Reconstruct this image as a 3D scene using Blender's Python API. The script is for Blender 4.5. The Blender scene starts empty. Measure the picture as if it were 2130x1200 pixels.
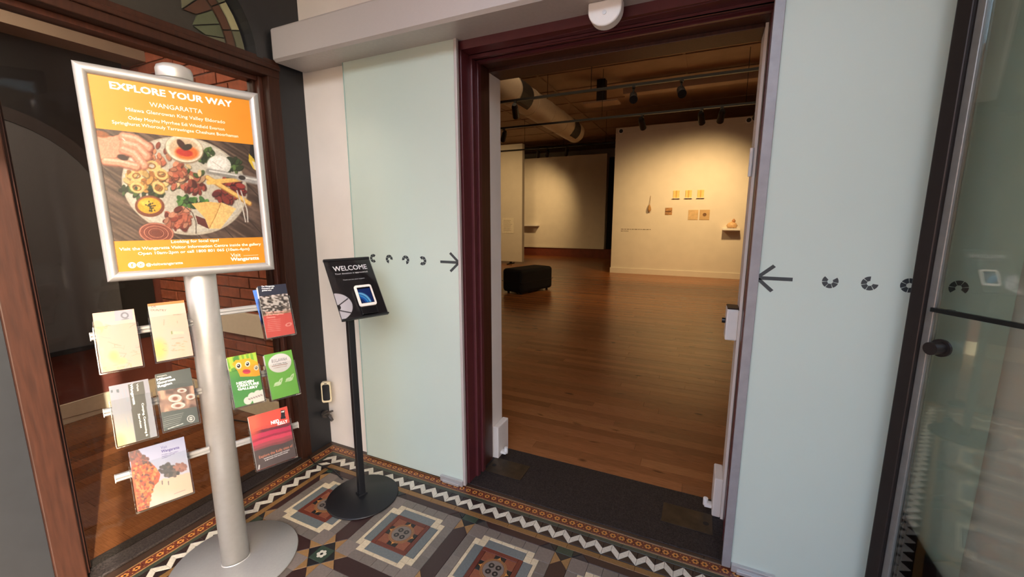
import bpy, bmesh, math, random
import numpy as np
from mathutils import Matrix, Vector
random.seed(7); RNG = np.random.default_rng(7)
SC = bpy.context.scene
COL = SC.collection
PI = math.pi
R = math.radians

# ------------------------------------------------------------------ camera, sky, sun, exposure
F_PX, YAW, PITCH, ROLL = 863.64, R(24.879), R(9.575), R(-0.05)
fw = Vector((-math.sin(YAW)*math.cos(PITCH), math.cos(YAW)*math.cos(PITCH), -math.sin(PITCH)))
rt = Vector((math.cos(YAW), math.sin(YAW), 0)); up = rt.cross(fw)
rt2 = rt*math.cos(ROLL)+up*math.sin(ROLL); up2 = -rt*math.sin(ROLL)+up*math.cos(ROLL)
cam = bpy.data.objects.new('camera', bpy.data.cameras.new('camera'))
cam.data.sensor_width = 36; cam.data.lens = 36*F_PX/2130; cam.data.clip_start = .02
m = Matrix((rt2, up2, -fw)).transposed().to_4x4(); m.translation = (2.221, -1.8607, 1.5)
cam.matrix_world = m
COL.objects.link(cam); SC.camera = cam
SC.view_settings.view_transform = 'Standard'; SC.view_settings.look = 'None'
SC.view_settings.gamma = 1; SC.view_settings.use_curve_mapping = False
SC.view_settings.exposure = 0.0

world = bpy.data.worlds.new('sky'); SC.world = world; world.use_nodes = True
nt = world.node_tree; bg = nt.nodes['Background']
sky = nt.nodes.new('ShaderNodeTexSky'); sky.sky_type = 'NISHITA'; sky.sun_disc = False
sky.sun_elevation = R(27); sky.sun_rotation = R(110)
wb = nt.nodes.new('ShaderNodeMix'); wb.data_type = 'RGBA'; wb.blend_type = 'MULTIPLY'; wb.inputs[0].default_value = 1; wb.inputs[7].default_value = (1.04, 1.0, .93, 1)
sky.dust_density = 3.0; nt.links.new(sky.outputs[0], wb.inputs[6]); nt.links.new(wb.outputs[2], bg.inputs[0]); bg.inputs[1].default_value = 1.55

def lamp(name, kind, loc, d, energy, color=(1, 1, 1), **k):
    l = bpy.data.lights.new(name, kind); l.energy = energy; l.color = color
    for a, v in k.items(): setattr(l, a, v)
    o = bpy.data.objects.new(name, l); o.location = loc
    o.rotation_euler = Vector(d).to_track_quat('-Z', 'Y').to_euler(); COL.objects.link(o); return o
lamp('sun', 'SUN', (8, -6, 6), (-.80, .334, -.45), 10.0, (1, .92, .80), angle=R(.6))
WARM = (1, .66, .30)
def spot(loc, target, energy, size=50, blend=.9, color=WARM):
    return lamp('gallery_spot', 'SPOT', loc, Vector(target)-Vector(loc), energy, color, spot_size=R(size), spot_blend=1.0, shadow_soft_size=.12)
spot((2.6, 7.3, 3.5), (1.9, 9.8, 1.5), 500, 84)
spot((.4, 7.0, 3.5), (.9, 9.8, 1.3), 150, 84)
spot((-2.4, 11.6, 3.4), (-4.6, 14.0, 1.5), 300, 86)
spot((-2.2, 7.3, 3.5), (-4.2, 10.6, 1.4), 330, 84)
spot((1.2, 5.4, 3.5), (1.2, 6.8, 0), 140, 90)
lamp('gallery_fill', 'AREA', (1.0, 4.2, 4.3), (0, .2, -1), 42, (1, .72, .45), shape='RECTANGLE', size=5, size_y=3)  # added fill lamp, lifts the gallery's general brightness
lamp('side_room_fill', 'AREA', (-1.0, -1.6, 2.75), (-.1, .6, -1), 46, (1, .82, .66), shape='RECTANGLE', size=1.2, size_y=.8)  # added fill lamp, brightens the room behind the window

# ------------------------------------------------------------------ materials
def s2l(c):
    c = np.asarray(c, float); return np.where(c <= .04045, c/12.92, ((c+.055)/1.055)**2.4)
def rgb(r, g, b): return tuple(float(x) for x in s2l(np.array([r, g, b])/255.))
MATS = {}
def mat(name, col, rough=.5, metal=0., noise=.08, scale=30., bump=0., spec=.5, stretch=None, trans=0., coat=0., spread=0.):
    """procedural material; noise = colour variation, spread = variation from object to object"""
    if name in MATS: return MATS[name]
    mt = bpy.data.materials.new(name); mt.use_nodes = True; t = mt.node_tree; b = t.nodes['Principled BSDF']
    MATS[name] = mt
    b.inputs['Roughness'].default_value = rough; b.inputs['Metallic'].default_value = metal
    b.inputs['Specular IOR Level'].default_value = spec
    b.inputs['Transmission Weight'].default_value = trans; b.inputs['Coat Weight'].default_value = coat
    c = rgb(*col)
    tc = t.nodes.new('ShaderNodeTexCoord'); mp = t.nodes.new('ShaderNodeMapping')
    t.links.new(tc.outputs['Object'], mp.inputs[0])
    if stretch: mp.inputs['Scale'].default_value = stretch
    nz = t.nodes.new('ShaderNodeTexNoise'); nz.inputs['Scale'].default_value = scale; nz.inputs['Detail'].default_value = 5
    t.links.new(mp.outputs[0], nz.inputs[0])
    rp = t.nodes.new('ShaderNodeValToRGB'); rp.color_ramp.elements[0].position = .3; rp.color_ramp.elements[1].position = .7
    rp.color_ramp.elements[0].color = (*[x*(1-noise) for x in c], 1); rp.color_ramp.elements[1].color = (*[min(1, x*(1+noise)) for x in c], 1)
    t.links.new(nz.outputs[0], rp.inputs[0]); out = rp.outputs[0]
    if spread:
        oi = t.nodes.new('ShaderNodeObjectInfo'); mr = t.nodes.new('ShaderNodeMapRange')
        mr.inputs['To Min'].default_value = 1-spread; mr.inputs['To Max'].default_value = 1+spread
        t.links.new(oi.outputs['Random'], mr.inputs[0])
        hs = t.nodes.new('ShaderNodeHueSaturation'); t.links.new(mr.outputs[0], hs.inputs['Value']); t.links.new(out, hs.inputs['Color']); out = hs.outputs[0]
    t.links.new(out, b.inputs['Base Color'])
    if bump:
        bp = t.nodes.new('ShaderNodeBump'); bp.inputs['Strength'].default_value = bump; bp.inputs['Distance'].default_value = .004
        t.links.new(nz.outputs[0], bp.inputs['Height']); t.links.new(bp.outputs[0], b.inputs['Normal'])
    return mt
def glass_mat(name, tint, ior=1.45, rough=.02, extra=.0):
    mt = bpy.data.materials.new(name); mt.use_nodes = True; t = mt.node_tree; t.nodes.remove(t.nodes['Principled BSDF'])
    o = t.nodes['Material Output']; tr = t.nodes.new('ShaderNodeBsdfTransparent'); tr.inputs[0].default_value = (*tint, 1)
    g = t.nodes.new('ShaderNodeBsdfGlossy'); g.inputs['Roughness'].default_value = rough
    fr = t.nodes.new('ShaderNodeFresnel'); fr.inputs[0].default_value = ior
    ad = t.nodes.new('ShaderNodeMath'); ad.operation = 'ADD'; ad.inputs[1].default_value = extra; ad.use_clamp = True
    t.links.new(fr.outputs[0], ad.inputs[0])
    mx = t.nodes.new('ShaderNodeMixShader'); t.links.new(ad.outputs[0], mx.inputs[0]); t.links.new(tr.outputs[0], mx.inputs[1]); t.links.new(g.outputs[0], mx.inputs[2])
    t.links.new(mx.outputs[0], o.inputs[0]); MATS[name] = mt; return mt
def attr_mat(name, rough=.45, spec=.4, noise=0., scale=20, stretch=(1, 1, 1), coat=0.):
    """colour read from the mesh attribute 'Col' (flat prints, plank tints)"""
    mt = bpy.data.materials.new(name); mt.use_nodes = True; t = mt.node_tree; b = t.nodes['Principled BSDF']
    a = t.nodes.new('ShaderNodeVertexColor'); a.layer_name = 'Col'
    b.inputs['Roughness'].default_value = rough; b.inputs['Specular IOR Level'].default_value = spec; b.inputs['Coat Weight'].default_value = coat
    out = a.outputs[0]
    if noise:
        tc = t.nodes.new('ShaderNodeTexCoord'); mp = t.nodes.new('ShaderNodeMapping'); mp.inputs['Scale'].default_value = stretch
        nz = t.nodes.new('ShaderNodeTexNoise'); nz.inputs['Scale'].default_value = scale; nz.inputs['Detail'].default_value = 6
        t.links.new(tc.outputs['Object'], mp.inputs[0]); t.links.new(mp.outputs[0], nz.inputs[0])
        mr = t.nodes.new('ShaderNodeMapRange'); mr.inputs['From Min'].default_value = .3; mr.inputs['From Max'].default_value = .7
        mr.inputs['To Min'].default_value = 1-noise; mr.inputs['To Max'].default_value = 1+noise
        t.links.new(nz.outputs[0], mr.inputs[0])
        mu = t.nodes.new('ShaderNodeMix'); mu.data_type = 'RGBA'; mu.blend_type = 'MULTIPLY'; mu.inputs[0].default_value = 1
        t.links.new(out, mu.inputs[6]); t.links.new(mr.outputs[0], mu.inputs[7]); out = mu.outputs[2]
        m2 = t.nodes.new('ShaderNodeMapping'); m2.inputs['Scale'].default_value = (4.5, 13, 1); n2 = t.nodes.new('ShaderNodeTexNoise'); n2.inputs['Scale'].default_value = 1.0; n2.inputs['Detail'].default_value = 1
        t.links.new(tc.outputs['Object'], m2.inputs[0]); t.links.new(m2.outputs[0], n2.inputs[0]); r2 = t.nodes.new('ShaderNodeMapRange'); r2.inputs['From Min'].default_value = .70; r2.inputs['From Max'].default_value = .76; r2.inputs['To Min'].default_value = 1; r2.inputs['To Max'].default_value = .35
        t.links.new(n2.outputs[0], r2.inputs[0]); mk = t.nodes.new('ShaderNodeMix'); mk.data_type = 'RGBA'; mk.blend_type = 'MULTIPLY'; mk.inputs[0].default_value = 1       # knots
        t.links.new(out, mk.inputs[6]); t.links.new(r2.outputs[0], mk.inputs[7]); out = mk.outputs[2]
        bp = t.nodes.new('ShaderNodeBump'); bp.inputs['Strength'].default_value = .12; bp.inputs['Distance'].default_value = .002
        t.links.new(nz.outputs[0], bp.inputs['Height']); t.links.new(bp.outputs[0], b.inputs['Normal'])
    t.links.new(out, b.inputs['Base Color']); MATS[name] = mt; return mt

WHITE = mat('white_paint', (226, 216, 206), .6, noise=.03, scale=6)
BLACKW = mat('black_wall_paint', (29, 30, 33), .45, noise=.1, scale=20, bump=.05)
TIMBER = mat('brown_varnished_timber', (47, 24, 15), .46, noise=.28, scale=14, stretch=(6, 6, .6), bump=.12, spec=.3)
TIMBERD = mat('dark_varnished_timber', (66, 34, 24), .4, noise=.3, scale=14, stretch=(6, 6, .6), bump=.1)
MAROON = mat('maroon_gloss_paint', (84, 38, 42), .32, noise=.1, scale=16, bump=.05)
ALU = mat('brushed_aluminium', (186, 178, 173), .45, .25, noise=.04, scale=60, stretch=(1, 1, 20))
SILVER = mat('satin_silver', (188, 187, 186), .36, .55, noise=.03, scale=50)
SILVERB = mat('silver_powder_coat', (164, 162, 159), .38, .4, noise=.03, scale=120)
BLACKM = mat('black_powder_coat', (24, 24, 27), .42, .1, noise=.06, scale=200)
BLACKG = mat('black_gloss_plastic', (20, 19, 21), .16, noise=.02)
DARKMETAL = mat('dark_bronze_metal', (50, 44, 42), .34, .5, noise=.08, scale=30)
WPLAST = mat('white_plastic', (232, 228, 222), .4, noise=.02)
FROST = mat('frosted_glass', (224, 236, 223), .38, noise=.015, scale=2, trans=.35)
DECAL = mat('dark_grey_decal', (52, 58, 60), .35, noise=.03)
GLASS = glass_mat('window_glass', (.95, .97, .95), 1.28)
DOORGLASS = glass_mat('door_glass', (.93, .96, .92), 1.45, extra=.09)
ACRYL = glass_mat('clear_acrylic', (.97, .98, .98), 1.35, .04)
ACRYLE = glass_mat('acrylic_edge', (.88, .9, .92), 1.5, .08, .12)
FILM = glass_mat('poster_film', (.99, .99, .99), 1.12, .08)
PRINT = attr_mat('printed_paper', .4, .35)
SCREEN = attr_mat('screen_print', .15, .5)
PLANK = attr_mat('floor_boards', .27, .5, .22, 9, (1.2, 26, 1))
PAPER = mat('paper_edge', (228, 222, 214), .7, noise=.08, scale=4, stretch=(1, 400, 1))
GWALL = mat('gallery_wall_paint', (222, 214, 200), .65, noise=.03, scale=4)
GCEIL = mat('gallery_ceiling', (176, 148, 126), .7, noise=.08, scale=3)
BLACKF = mat('black_fabric', (16, 16, 18), .85, noise=.2, scale=200)

# ------------------------------------------------------------------ geometry helpers
class MB:
    def __init__(s): s.v = []; s.f = []; s.mi = []; s.sm = []; s.c = []
    def add(s, vs, fs, mi=0, smooth=False, col=None):
        o = len(s.v); s.v += [tuple(p) for p in vs]
        for f in fs: s.f.append([i+o for i in f]); s.mi.append(mi); s.sm.append(smooth); s.c.append(col)
        return s
    def box(s, a, b, mi=0, M=None, col=None):
        (x0, y0, z0), (x1, y1, z1) = a, b
        vs = [(x0,y0,z0),(x1,y0,z0),(x1,y1,z0),(x0,y1,z0),(x0,y0,z1),(x1,y0,z1),(x1,y1,z1),(x0,y1,z1)]
        if M is not None: vs = [M @ Vector(p) for p in vs]
        return s.add(vs, [(0,3,2,1),(4,5,6,7),(0,1,5,4),(1,2,6,5),(2,3,7,6),(3,0,4,7)], mi, col=col)
    def prism(s, pts, d0, d1, axis='z', mi=0, smooth=False):
        """polygon pts (ccw seen from +axis) extruded from d0 to d1"""
        n = len(pts)
        def P(p, d):
            return (p[0], p[1], d) if axis == 'z' else ((p[0], d, p[1]) if axis == 'y' else (d, p[0], p[1]))
        vs = [P(p, d0) for p in pts]+[P(p, d1) for p in pts]
        fs = [tuple(range(n))[::-1], tuple(range(n, 2*n))]
        if axis == 'y': fs = [f[::-1] for f in fs]
        sides = [(i, (i+1) % n, n+(i+1) % n, n+i) for i in range(n)]
        if axis == 'y': sides = [f[::-1] for f in sides]
        o = len(s.v); s.add(vs, fs, mi); s.add([], [])
        for f in sides: s.f.append([i+o for i in f]); s.mi.append(mi); s.sm.append(smooth); s.c.append(None)
        return s
    def cyl(s, a, b, r0, r1=None, n=24, mi=0, ry=1.0, cap=True):
        a = Vector(a); b = Vector(b); r1 = r0 if r1 is None else r1; ax = (b-a).normalized()
        t = Vector((1, 0, 0)) if abs(ax.x) < .9 else Vector((0, 1, 0)); u = (t-ax*t.dot(ax)).normalized(); w = ax.cross(u)
        vs = []
        for p, r in ((a, r0), (b, r1)):
            for i in range(n):
                q = 2*PI*i/n; vs.append(p+u*math.cos(q)*r+w*math.sin(q)*r*ry)
        s.add(vs, [(i, (i+1) % n, n+(i+1) % n, n+i) for i in range(n)], mi, True)
        if cap: o = len(s.v); s.add(vs, [tuple(range(n))[::-1], tuple(range(n, 2*n))], mi)
        return s
    def lathe(s, prof, n=28, c=(0, 0, 0), mi=0, sx=1., sy=1.):
        """profile of (r, z) about the z axis"""
        vs = []
        for r, z in prof:
            for i in range(n): q = 2*PI*i/n; vs.append((c[0]+r*math.cos(q)*sx, c[1]+r*math.sin(q)*sy, c[2]+z))
        fs = []
        for k in range(len(prof)-1):
            for i in range(n): fs.append((k*n+i, k*n+(i+1) % n, (k+1)*n+(i+1) % n, (k+1)*n+i))
        return s.add(vs, fs, mi, True)
    def tube(s, pts, r, n=8, mi=0):
        pts = [Vector(p) for p in pts]; vs = []
        for k, p in enumerate(pts):
            d = (pts[min(k+1, len(pts)-1)]-pts[max(k-1, 0)]).normalized()
            t = Vector((0, 0, 1)) if abs(d.z) < .9 else Vector((1, 0, 0)); u = d.cross(t).normalized(); w = u.cross(d)
            for i in range(n): q = 2*PI*i/n; vs.append(p+u*math.cos(q)*r+w*math.sin(q)*r)
        fs = [(k*n+i, k*n+(i+1) % n, (k+1)*n+(i+1) % n, (k+1)*n+i) for k in range(len(pts)-1) for i in range(n)]
        fs += [tuple(range(n))[::-1], tuple((len(pts)-1)*n+i for i in range(n))]
        return s.add(vs, fs, mi, True)
    def mesh(s, name, mats, bevel=0., seg=2):
        me = bpy.data.meshes.new(name); me.from_pydata(s.v, [], s.f); me.update()
        for mt in (mats if isinstance(mats, (list, tuple)) else [mats]): me.materials.append(mt)
        me.polygons.foreach_set('material_index', s.mi); me.polygons.foreach_set('use_smooth', s.sm)
        if any(c is not None for c in s.c):
            ca = me.color_attributes.new('Col', 'FLOAT_COLOR', 'CORNER'); arr = np.ones((len(me.loops), 4), np.float32); k = 0
            for f, c in zip(s.f, s.c):
                if c is not None: arr[k:k+len(f), :3] = c
                k += len(f)
            ca.data.foreach_set('color', arr.ravel())
        if bevel:
            bm = bmesh.new(); bm.from_mesh(me)
            bmesh.ops.remove_doubles(bm, verts=bm.verts, dist=1e-6)
            es = [e for e in bm.edges if len(e.link_faces) == 2 and e.calc_face_angle(0) > .6]
            bmesh.ops.bevel(bm, geom=es, offset=bevel, segments=seg, affect='EDGES', profile=.5)
            bm.to_mesh(me); bm.free()
        return me
def add(name, me, parent=None, loc=None, rot=None):
    o = bpy.data.objects.new(name, me); COL.objects.link(o)
    if parent is not None: o.parent = parent
    if loc is not None: o.location = loc
    if rot is not None: o.rotation_euler = rot
    return o
def obj(name, mb, mats, parent=None, bevel=0., seg=2, loc=None, rot=None):
    return add(name, mb.mesh(name, mats, bevel, seg), parent, loc, rot)
def tag(o, label=None, cat=None, group=None, kind=None):
    if label: o['label'] = label
    if cat: o['category'] = cat
    if group: o['group'] = group
    if kind: o['kind'] = kind
    return o
def thing(name, label, cat, loc=(0, 0, 0), rot=(0, 0, 0), group=None):
    o = bpy.data.objects.new(name, None); COL.objects.link(o); o.location = loc; o.rotation_euler = rot
    o.empty_display_size = .05
    return tag(o, label, cat, group)
def struct(name, mb, mats, label=None, bevel=0., parent=None):
    o = obj(name, mb, mats, parent, bevel)
    if parent is None: tag(o, label, kind='structure')
    return o
def box(a, b): return MB().box(a, b)

TXT = {}
def text_mesh(body, bold=0., res=2, shear=0., space=1.):
    k = (body, bold, res, shear)
    if k in TXT: return TXT[k]
    cu = bpy.data.curves.new('lettering', 'FONT'); cu.body = body; cu.size = 1; cu.offset = bold; cu.resolution_u = res; cu.shear = shear
    o = bpy.data.objects.new('lettering', cu)
    me = bpy.data.meshes.new_from_object(o); bpy.data.objects.remove(o); bpy.data.curves.remove(cu)
    co = np.zeros(len(me.vertices)*3); me.vertices.foreach_get('co', co); co = co.reshape(-1, 3)
    TXT[k] = (co, [list(p.vertices) for p in me.polygons]); bpy.data.meshes.remove(me)
    return TXT[k]
def text(mb, body, x, z, w, h, y, mi=0, bold=0., rot=0., shear=0.):
    """adds lettering in the local x-z plane (facing -y): lower left at (x, z), w wide, caps about h high"""
    co, fs = text_mesh(body, 0., 2, shear)
    x0, x1 = co[:, 0].min(), co[:, 0].max(); sx = w/(x1-x0); sz = h/.70
    c, s_ = math.cos(rot), math.sin(rot)
    for k, (du, dv) in enumerate([(0, 0)] if bold < .008 else [(-1, -1), (1, -1), (-1, 1), (1, 1)]):     # heavier strokes: the outline printed again, a hair aside
        vs = []
        for p in co:
            a, b = (p[0]-x0+du*bold)*sx, (p[1]+dv*bold*.8)*sz
            vs.append((x+a*c-b*s_, y-k*1e-5, z+a*s_+b*c))
        mb.add(vs, fs, mi)

# ---- flat prints: a fine grid whose vertex colours carry the printed picture
def homog(q):
    A = []; b = []
    for (u, v), (x, y) in zip([(0, 1), (1, 1), (1, 0), (0, 0)], q):
        A.append([u, v, 1, 0, 0, 0, -u*x, -v*x]); b.append(x); A.append([0, 0, 0, u, v, 1, -u*y, -v*y]); b.append(y)
    return np.append(np.linalg.solve(np.array(A, float), np.array(b, float)), 1).reshape(3, 3)
class Canvas:
    """a picture being printed: (X, Y) are drawing coordinates of a layout sketch given by the quad q"""
    def __init__(s, nx, ny, q, off=(0, 0), sc=1., bg=(255, 255, 255)):
        u, v = np.meshgrid(np.linspace(0, 1, nx+1), np.linspace(0, 1, ny+1)); s.u, s.v, s.nx, s.ny = u, v, nx, ny
        s.q = [((x-off[0])*sc, (y-off[1])*sc) for x, y in q]; s.Hm = homog(s.q)
        p = np.stack([u, v, np.ones_like(u)]).reshape(3, -1); p = s.Hm @ p
        s.X = (p[0]/p[2]).reshape(u.shape); s.Y = (p[1]/p[2]).reshape(u.shape)
        s.C = np.ones(u.shape+(3,))*np.array(bg, float)
    gain = .66
    def uv(s, p):
        r = np.linalg.inv(s.Hm) @ np.array([p[0], p[1], 1.]); return r[:2]/r[2]
    def noise(s, scale, seed=0, st=(1, 1), rot=0.):
        r = np.random.default_rng(seed); L = r.random((64, 64)); c, q = math.cos(rot), math.sin(rot)
        x = (s.X*c+s.Y*q)/scale*st[0]; y = (-s.X*q+s.Y*c)/scale*st[1]
        xi = np.floor(x).astype(int); yi = np.floor(y).astype(int); fx = x-xi; fy = y-yi
        fx = fx*fx*(3-2*fx); fy = fy*fy*(3-2*fy); g = lambda a, b: L[b % 64, a % 64]
        return (g(xi, yi)*(1-fx)+g(xi+1, yi)*fx)*(1-fy)+(g(xi, yi+1)*(1-fx)+g(xi+1, yi+1)*fx)*fy
    def fill(s, a, c):
        a = np.clip(a, 0, 1)[..., None]; s.C = s.C*(1-a)+np.asarray(c, float)*a if np.ndim(c) < 3 else s.C*(1-a)+c*a
    def mul(s, f): s.C = s.C*f[..., None]
    def ell(s, cx, cy, rx, ry, c, rot=0., soft=.08, mask=None):
        co, si = math.cos(rot), math.sin(rot); dx, dy = s.X-cx, s.Y-cy
        d = np.sqrt(((dx*co+dy*si)/rx)**2+((-dx*si+dy*co)/ry)**2)
        a = np.clip((1-d)/soft+.5, 0, 1); s.fill(a if mask is None else a*mask, c); return a
    def ring(s, cx, cy, rx, ry, w, c, rot=0.):
        co, si = math.cos(rot), math.sin(rot); dx, dy = s.X-cx, s.Y-cy
        d = np.sqrt(((dx*co+dy*si)/rx)**2+((-dx*si+dy*co)/ry)**2)
        s.fill(np.clip(1.3-np.abs(d-1)/w, 0, 1), c)
    def polymask(s, pts):
        inside = np.zeros(s.X.shape, bool); n = len(pts)
        for i in range(n):
            (x0, y0), (x1, y1) = pts[i], pts[(i+1) % n]
            if y0 == y1: continue
            cnd = ((y0 > s.Y) != (y1 > s.Y)) & (s.X < (x1-x0)*(s.Y-y0)/(y1-y0)+x0); inside ^= cnd
        return inside.astype(float)
    def poly(s, pts, c): a = s.polymask(pts); s.fill(a, c); return a
    def line(s, pts, w, c, al=1.):
        d = np.full(s.X.shape, 1e9)
        for (x0, y0), (x1, y1) in zip(pts[:-1], pts[1:]):
            L = max((x1-x0)**2+(y1-y0)**2, 1e-9); t = np.clip(((s.X-x0)*(x1-x0)+(s.Y-y0)*(y1-y0))/L, 0, 1)
            d = np.minimum(d, np.hypot(s.X-x0-t*(x1-x0), s.Y-y0-t*(y1-y0)))
        s.fill(al*np.clip(1-(d-w/2)/max(w*.4, .8), 0, 1), c)
    def rect(s, u0, v0, u1, v1, c): s.fill(((s.u >= u0) & (s.u <= u1) & (s.v >= v0) & (s.v <= v1)).astype(float), c)
    def build(s, name, w, h, parent, y=0., z0=0., x0=None, mt=None):
        x0 = -w/2 if x0 is None else x0; n = s.u.size
        co = np.zeros((n, 3), np.float32); co[:, 0] = (x0+s.u*w).ravel(); co[:, 1] = y; co[:, 2] = (z0+s.v*h).ravel()
        i = np.arange(s.ny)[:, None]*(s.nx+1)+np.arange(s.nx)[None, :]
        fs = np.stack([i, i+1, i+s.nx+2, i+s.nx+1], -1).reshape(-1, 4)
        me = bpy.data.meshes.new(name); me.vertices.add(n); me.vertices.foreach_set('co', co.ravel())
        me.loops.add(fs.size); me.loops.foreach_set('vertex_index', fs.ravel().astype(np.int32))
        me.polygons.add(len(fs)); me.polygons.foreach_set('loop_start', np.arange(0, fs.size, 4, dtype=np.int32))
        me.update(calc_edges=True); me.validate()
        ca = me.color_attributes.new('Col', 'FLOAT_COLOR', 'POINT'); a = np.ones((n, 4), np.float32)
        a[:, :3] = s2l(np.clip(s.C, 0, 255).reshape(-1, 3)/255.)*s.gain; ca.data.foreach_set('color', a.ravel())
        me.materials.append(mt or PRINT); return add(name, me, parent)

# ================================================================== LARGE STRUCTURE
XR = 3.47                      # right wall of the porch
DL, DR = 1.09, 2.385           # clear doorway
# back wall (white) with the doorway
w = MB(); w.box((0, 0, 0), (DL-.09, .42, 3.9)); w.box((DR+.09, 0, 0), (XR+.2, .42, 3.9)); w.box((DL-.09, 0, 2.39), (DR+.09, .42, 3.9))
w.box((DL-.09, .28, 0), (DL, .42, 2.39)); w.box((DR, .28, 0), (DR+.09, .42, 2.39)); w.box((DL, .28, 2.36), (DR, .42, 2.39))
struct('wall_back', w, WHITE, 'white painted porch wall around the gallery doorway')
# right wall, front wall added to block and trim the sun round its opening, ceiling (behind the viewer and beside the view)
struct('wall_right', MB().box((XR, -2.25, 0), (XR+.2, 0, 3.9)), WHITE, 'white painted right wall of the porch')
fwall = MB(); fwall.box((XR, -2.6, 0), (8, -2.25, 6)); fwall.box((-4, -2.6, 3.5), (XR, -2.25, 6)); fwall.box((-4, -2.6, 0), (.05, -2.25, 3.9))
struct('wall_front_occluder', fwall, mat('outer_brick', (150, 96, 70), .8, noise=.2, scale=12), 'unseen brick porch front, added with its opening shaped to limit the sun')
struct('ceiling', MB().box((-.3, -2.25, 3.9), (XR+.2, .42, 3.4)), WHITE, 'white porch ceiling')
# left wall, black, round the big timber window with an arched fanlight
AY, AZ, AR = -.70, 2.34, .41
WY0, WY1, WZ = -1.33, -.165, 2.35
lw = MB(); lw.box((-.15, WY1, 0), (0, 0, 3.9)); lw.box((-.15, -1.62, 0), (0, WY0, 3.9))
arch = [(AY+AR*math.cos(a), AZ+AR*1.02*math.sin(a)) for a in np.linspace(0, PI, 25)]
pl = [(WY1, AZ), (WY1, 3.9), (WY0, 3.9), (WY0, AZ)]+[p for p in arch[::-1]]
for i in range(24):            # wall above the arch in strips
    (a0, b0), (a1, b1) = arch[i], arch[i+1]
    lw.prism([(a1, b1), (a0, b0), (a0, 3.9), (a1, 3.9)], -.15, 0, 'x')
lw.box((-.15, AY+AR, AZ), (0, WY1, 3.9)); lw.box((-.15, WY0, AZ), (0, AY-AR, 3.9))
struct('wall_left', lw, BLACKW, 'black painted left wall around the timber window')
struct('wall_left_end', MB().box((-.15, -2.25, 0), (.03, -1.62, 3.9)), mat('grey_render', (118, 116, 124), .7, noise=.12, scale=9), 'grey rendered end of the left porch wall')
# the moulded arch rim round the fanlight
ar = MB()
for r0, r1, d in ((AR, AR+.035, .018), (AR+.035, AR+.06, .010)):
    for i in range(24):
        a0, a1 = PI*i/24, PI*(i+1)/24
        P = lambda r, a: (AY+r*math.cos(a), AZ+r*1.02*math.sin(a))
        ar.prism([P(r1, a0), P(r1, a1), P(r0, a1), P(r0, a0)], 0, d, 'x')
struct('trim_1', ar, BLACKW, 'black moulded rim of the fanlight arch')
# street outside
struct('floor_street', MB().box((-12, -16, -.12), (16, -2.25, -.06)), mat('pavement', (96, 92, 87), .8, noise=.12, scale=3), 'street paving in front of the porch')
struct('wall_street', MB().box((-14, -16.4, -.12), (18, -16, 6.5)), mat('street_brick', (170, 122, 92), .8, noise=.2, scale=2), 'brick house front across the street')

# ------------------------------------------------------------------ the tiled porch floor
floor = tag(obj('floor', MB().box((-.02, -2.25, -.06), (XR, .03, -.0045)), mat('tile_grout', (58, 48, 42), .85, noise=.15, scale=60)), 'old patterned tile floor of the porch', kind='structure')
TC = dict(maroon=(50, 31, 29), dark=(42, 30, 28), grey=(106, 96, 87), greyp=(114, 102, 93), cream=(190, 172, 142), blue=(98, 102, 100), red=(94, 43, 32),
          terra=(122, 68, 47), black=(30, 28, 29), tan=(138, 103, 64), green=(46, 60, 48), ochre=(122, 88, 50), white=(200, 190, 172), brown=(56, 39, 30), bandgreen=(56, 60, 50))
TM = {k: mat('tile_'+k, v, .34, noise=.13, scale=90, spread=.10, bump=.05) for k, v in TC.items()}
ORN = mat('tile_orange_inlay', (190, 128, 62), .34, noise=.08, scale=90); INK = mat('tile_dark_inlay', (38, 32, 30), .34, noise=.05)
PETAL = mat('tile_petal_inlay', (192, 184, 164), .34, noise=.08, scale=90); RIM = mat('tile_ring_inlay', (120, 66, 40), .34, noise=.05)
def clip(pts, x0, y0, x1, y1):
    def half(ps, f):
        o = []
        for i in range(len(ps)):
            a, b = ps[i], ps[(i+1) % len(ps)]; fa, fb = f(a), f(b)
            if fa >= 0: o.append(a)
            if fa*fb < 0: t = fa/(fa-fb); o.append((a[0]+(b[0]-a[0])*t, a[1]+(b[1]-a[1])*t))
        return o
    for f in (lambda p: p[0]-x0, lambda p: x1-p[0], lambda p: p[1]-y0, lambda p: y1-p[1]):
        pts = half(pts, f)
        if len(pts) < 3: return []
    return pts
def shrink(pts, g):
    n = len(pts); out = []
    for i in range(n):
        p0, p1, p2 = (np.array(pts[j]) for j in ((i-1) % n, i, (i+1) % n))
        e1 = p1-p0; e2 = p2-p1; l1, l2 = np.hypot(*e1), np.hypot(*e2)
        if l1 < 1e-6 or l2 < 1e-6: return None
        n1 = np.array([-e1[1], e1[0]])/l1; n2 = np.array([-e2[1], e2[0]])/l2
        k = 1+n1 @ n2
        if k < .2: return None
        out.append(tuple(p1+(n1+n2)*g/k))
    return out
def area(p): return .5*sum(p[i][0]*p[(i+1) % len(p)][1]-p[(i+1) % len(p)][0]*p[i][1] for i in range(len(p)))
FAR = MB(); FARM = list(TM.keys())
KIND = dict(maroon='long_hexagon_tile', dark='dark_triangle_tile', grey='grey_tile', greyp='corner_tile', cream='cream_tile', blue='blue_grey_tile', red='red_strip_tile', terra='terracotta_tile',
            black='black_tile', tan='tan_triangle_tile', green='flower_tile', ochre='ochre_strip_tile', white='zigzag_tile', brown='plain_brown_tile', bandgreen='green_strip_tile')
TCACHE = {}
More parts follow.
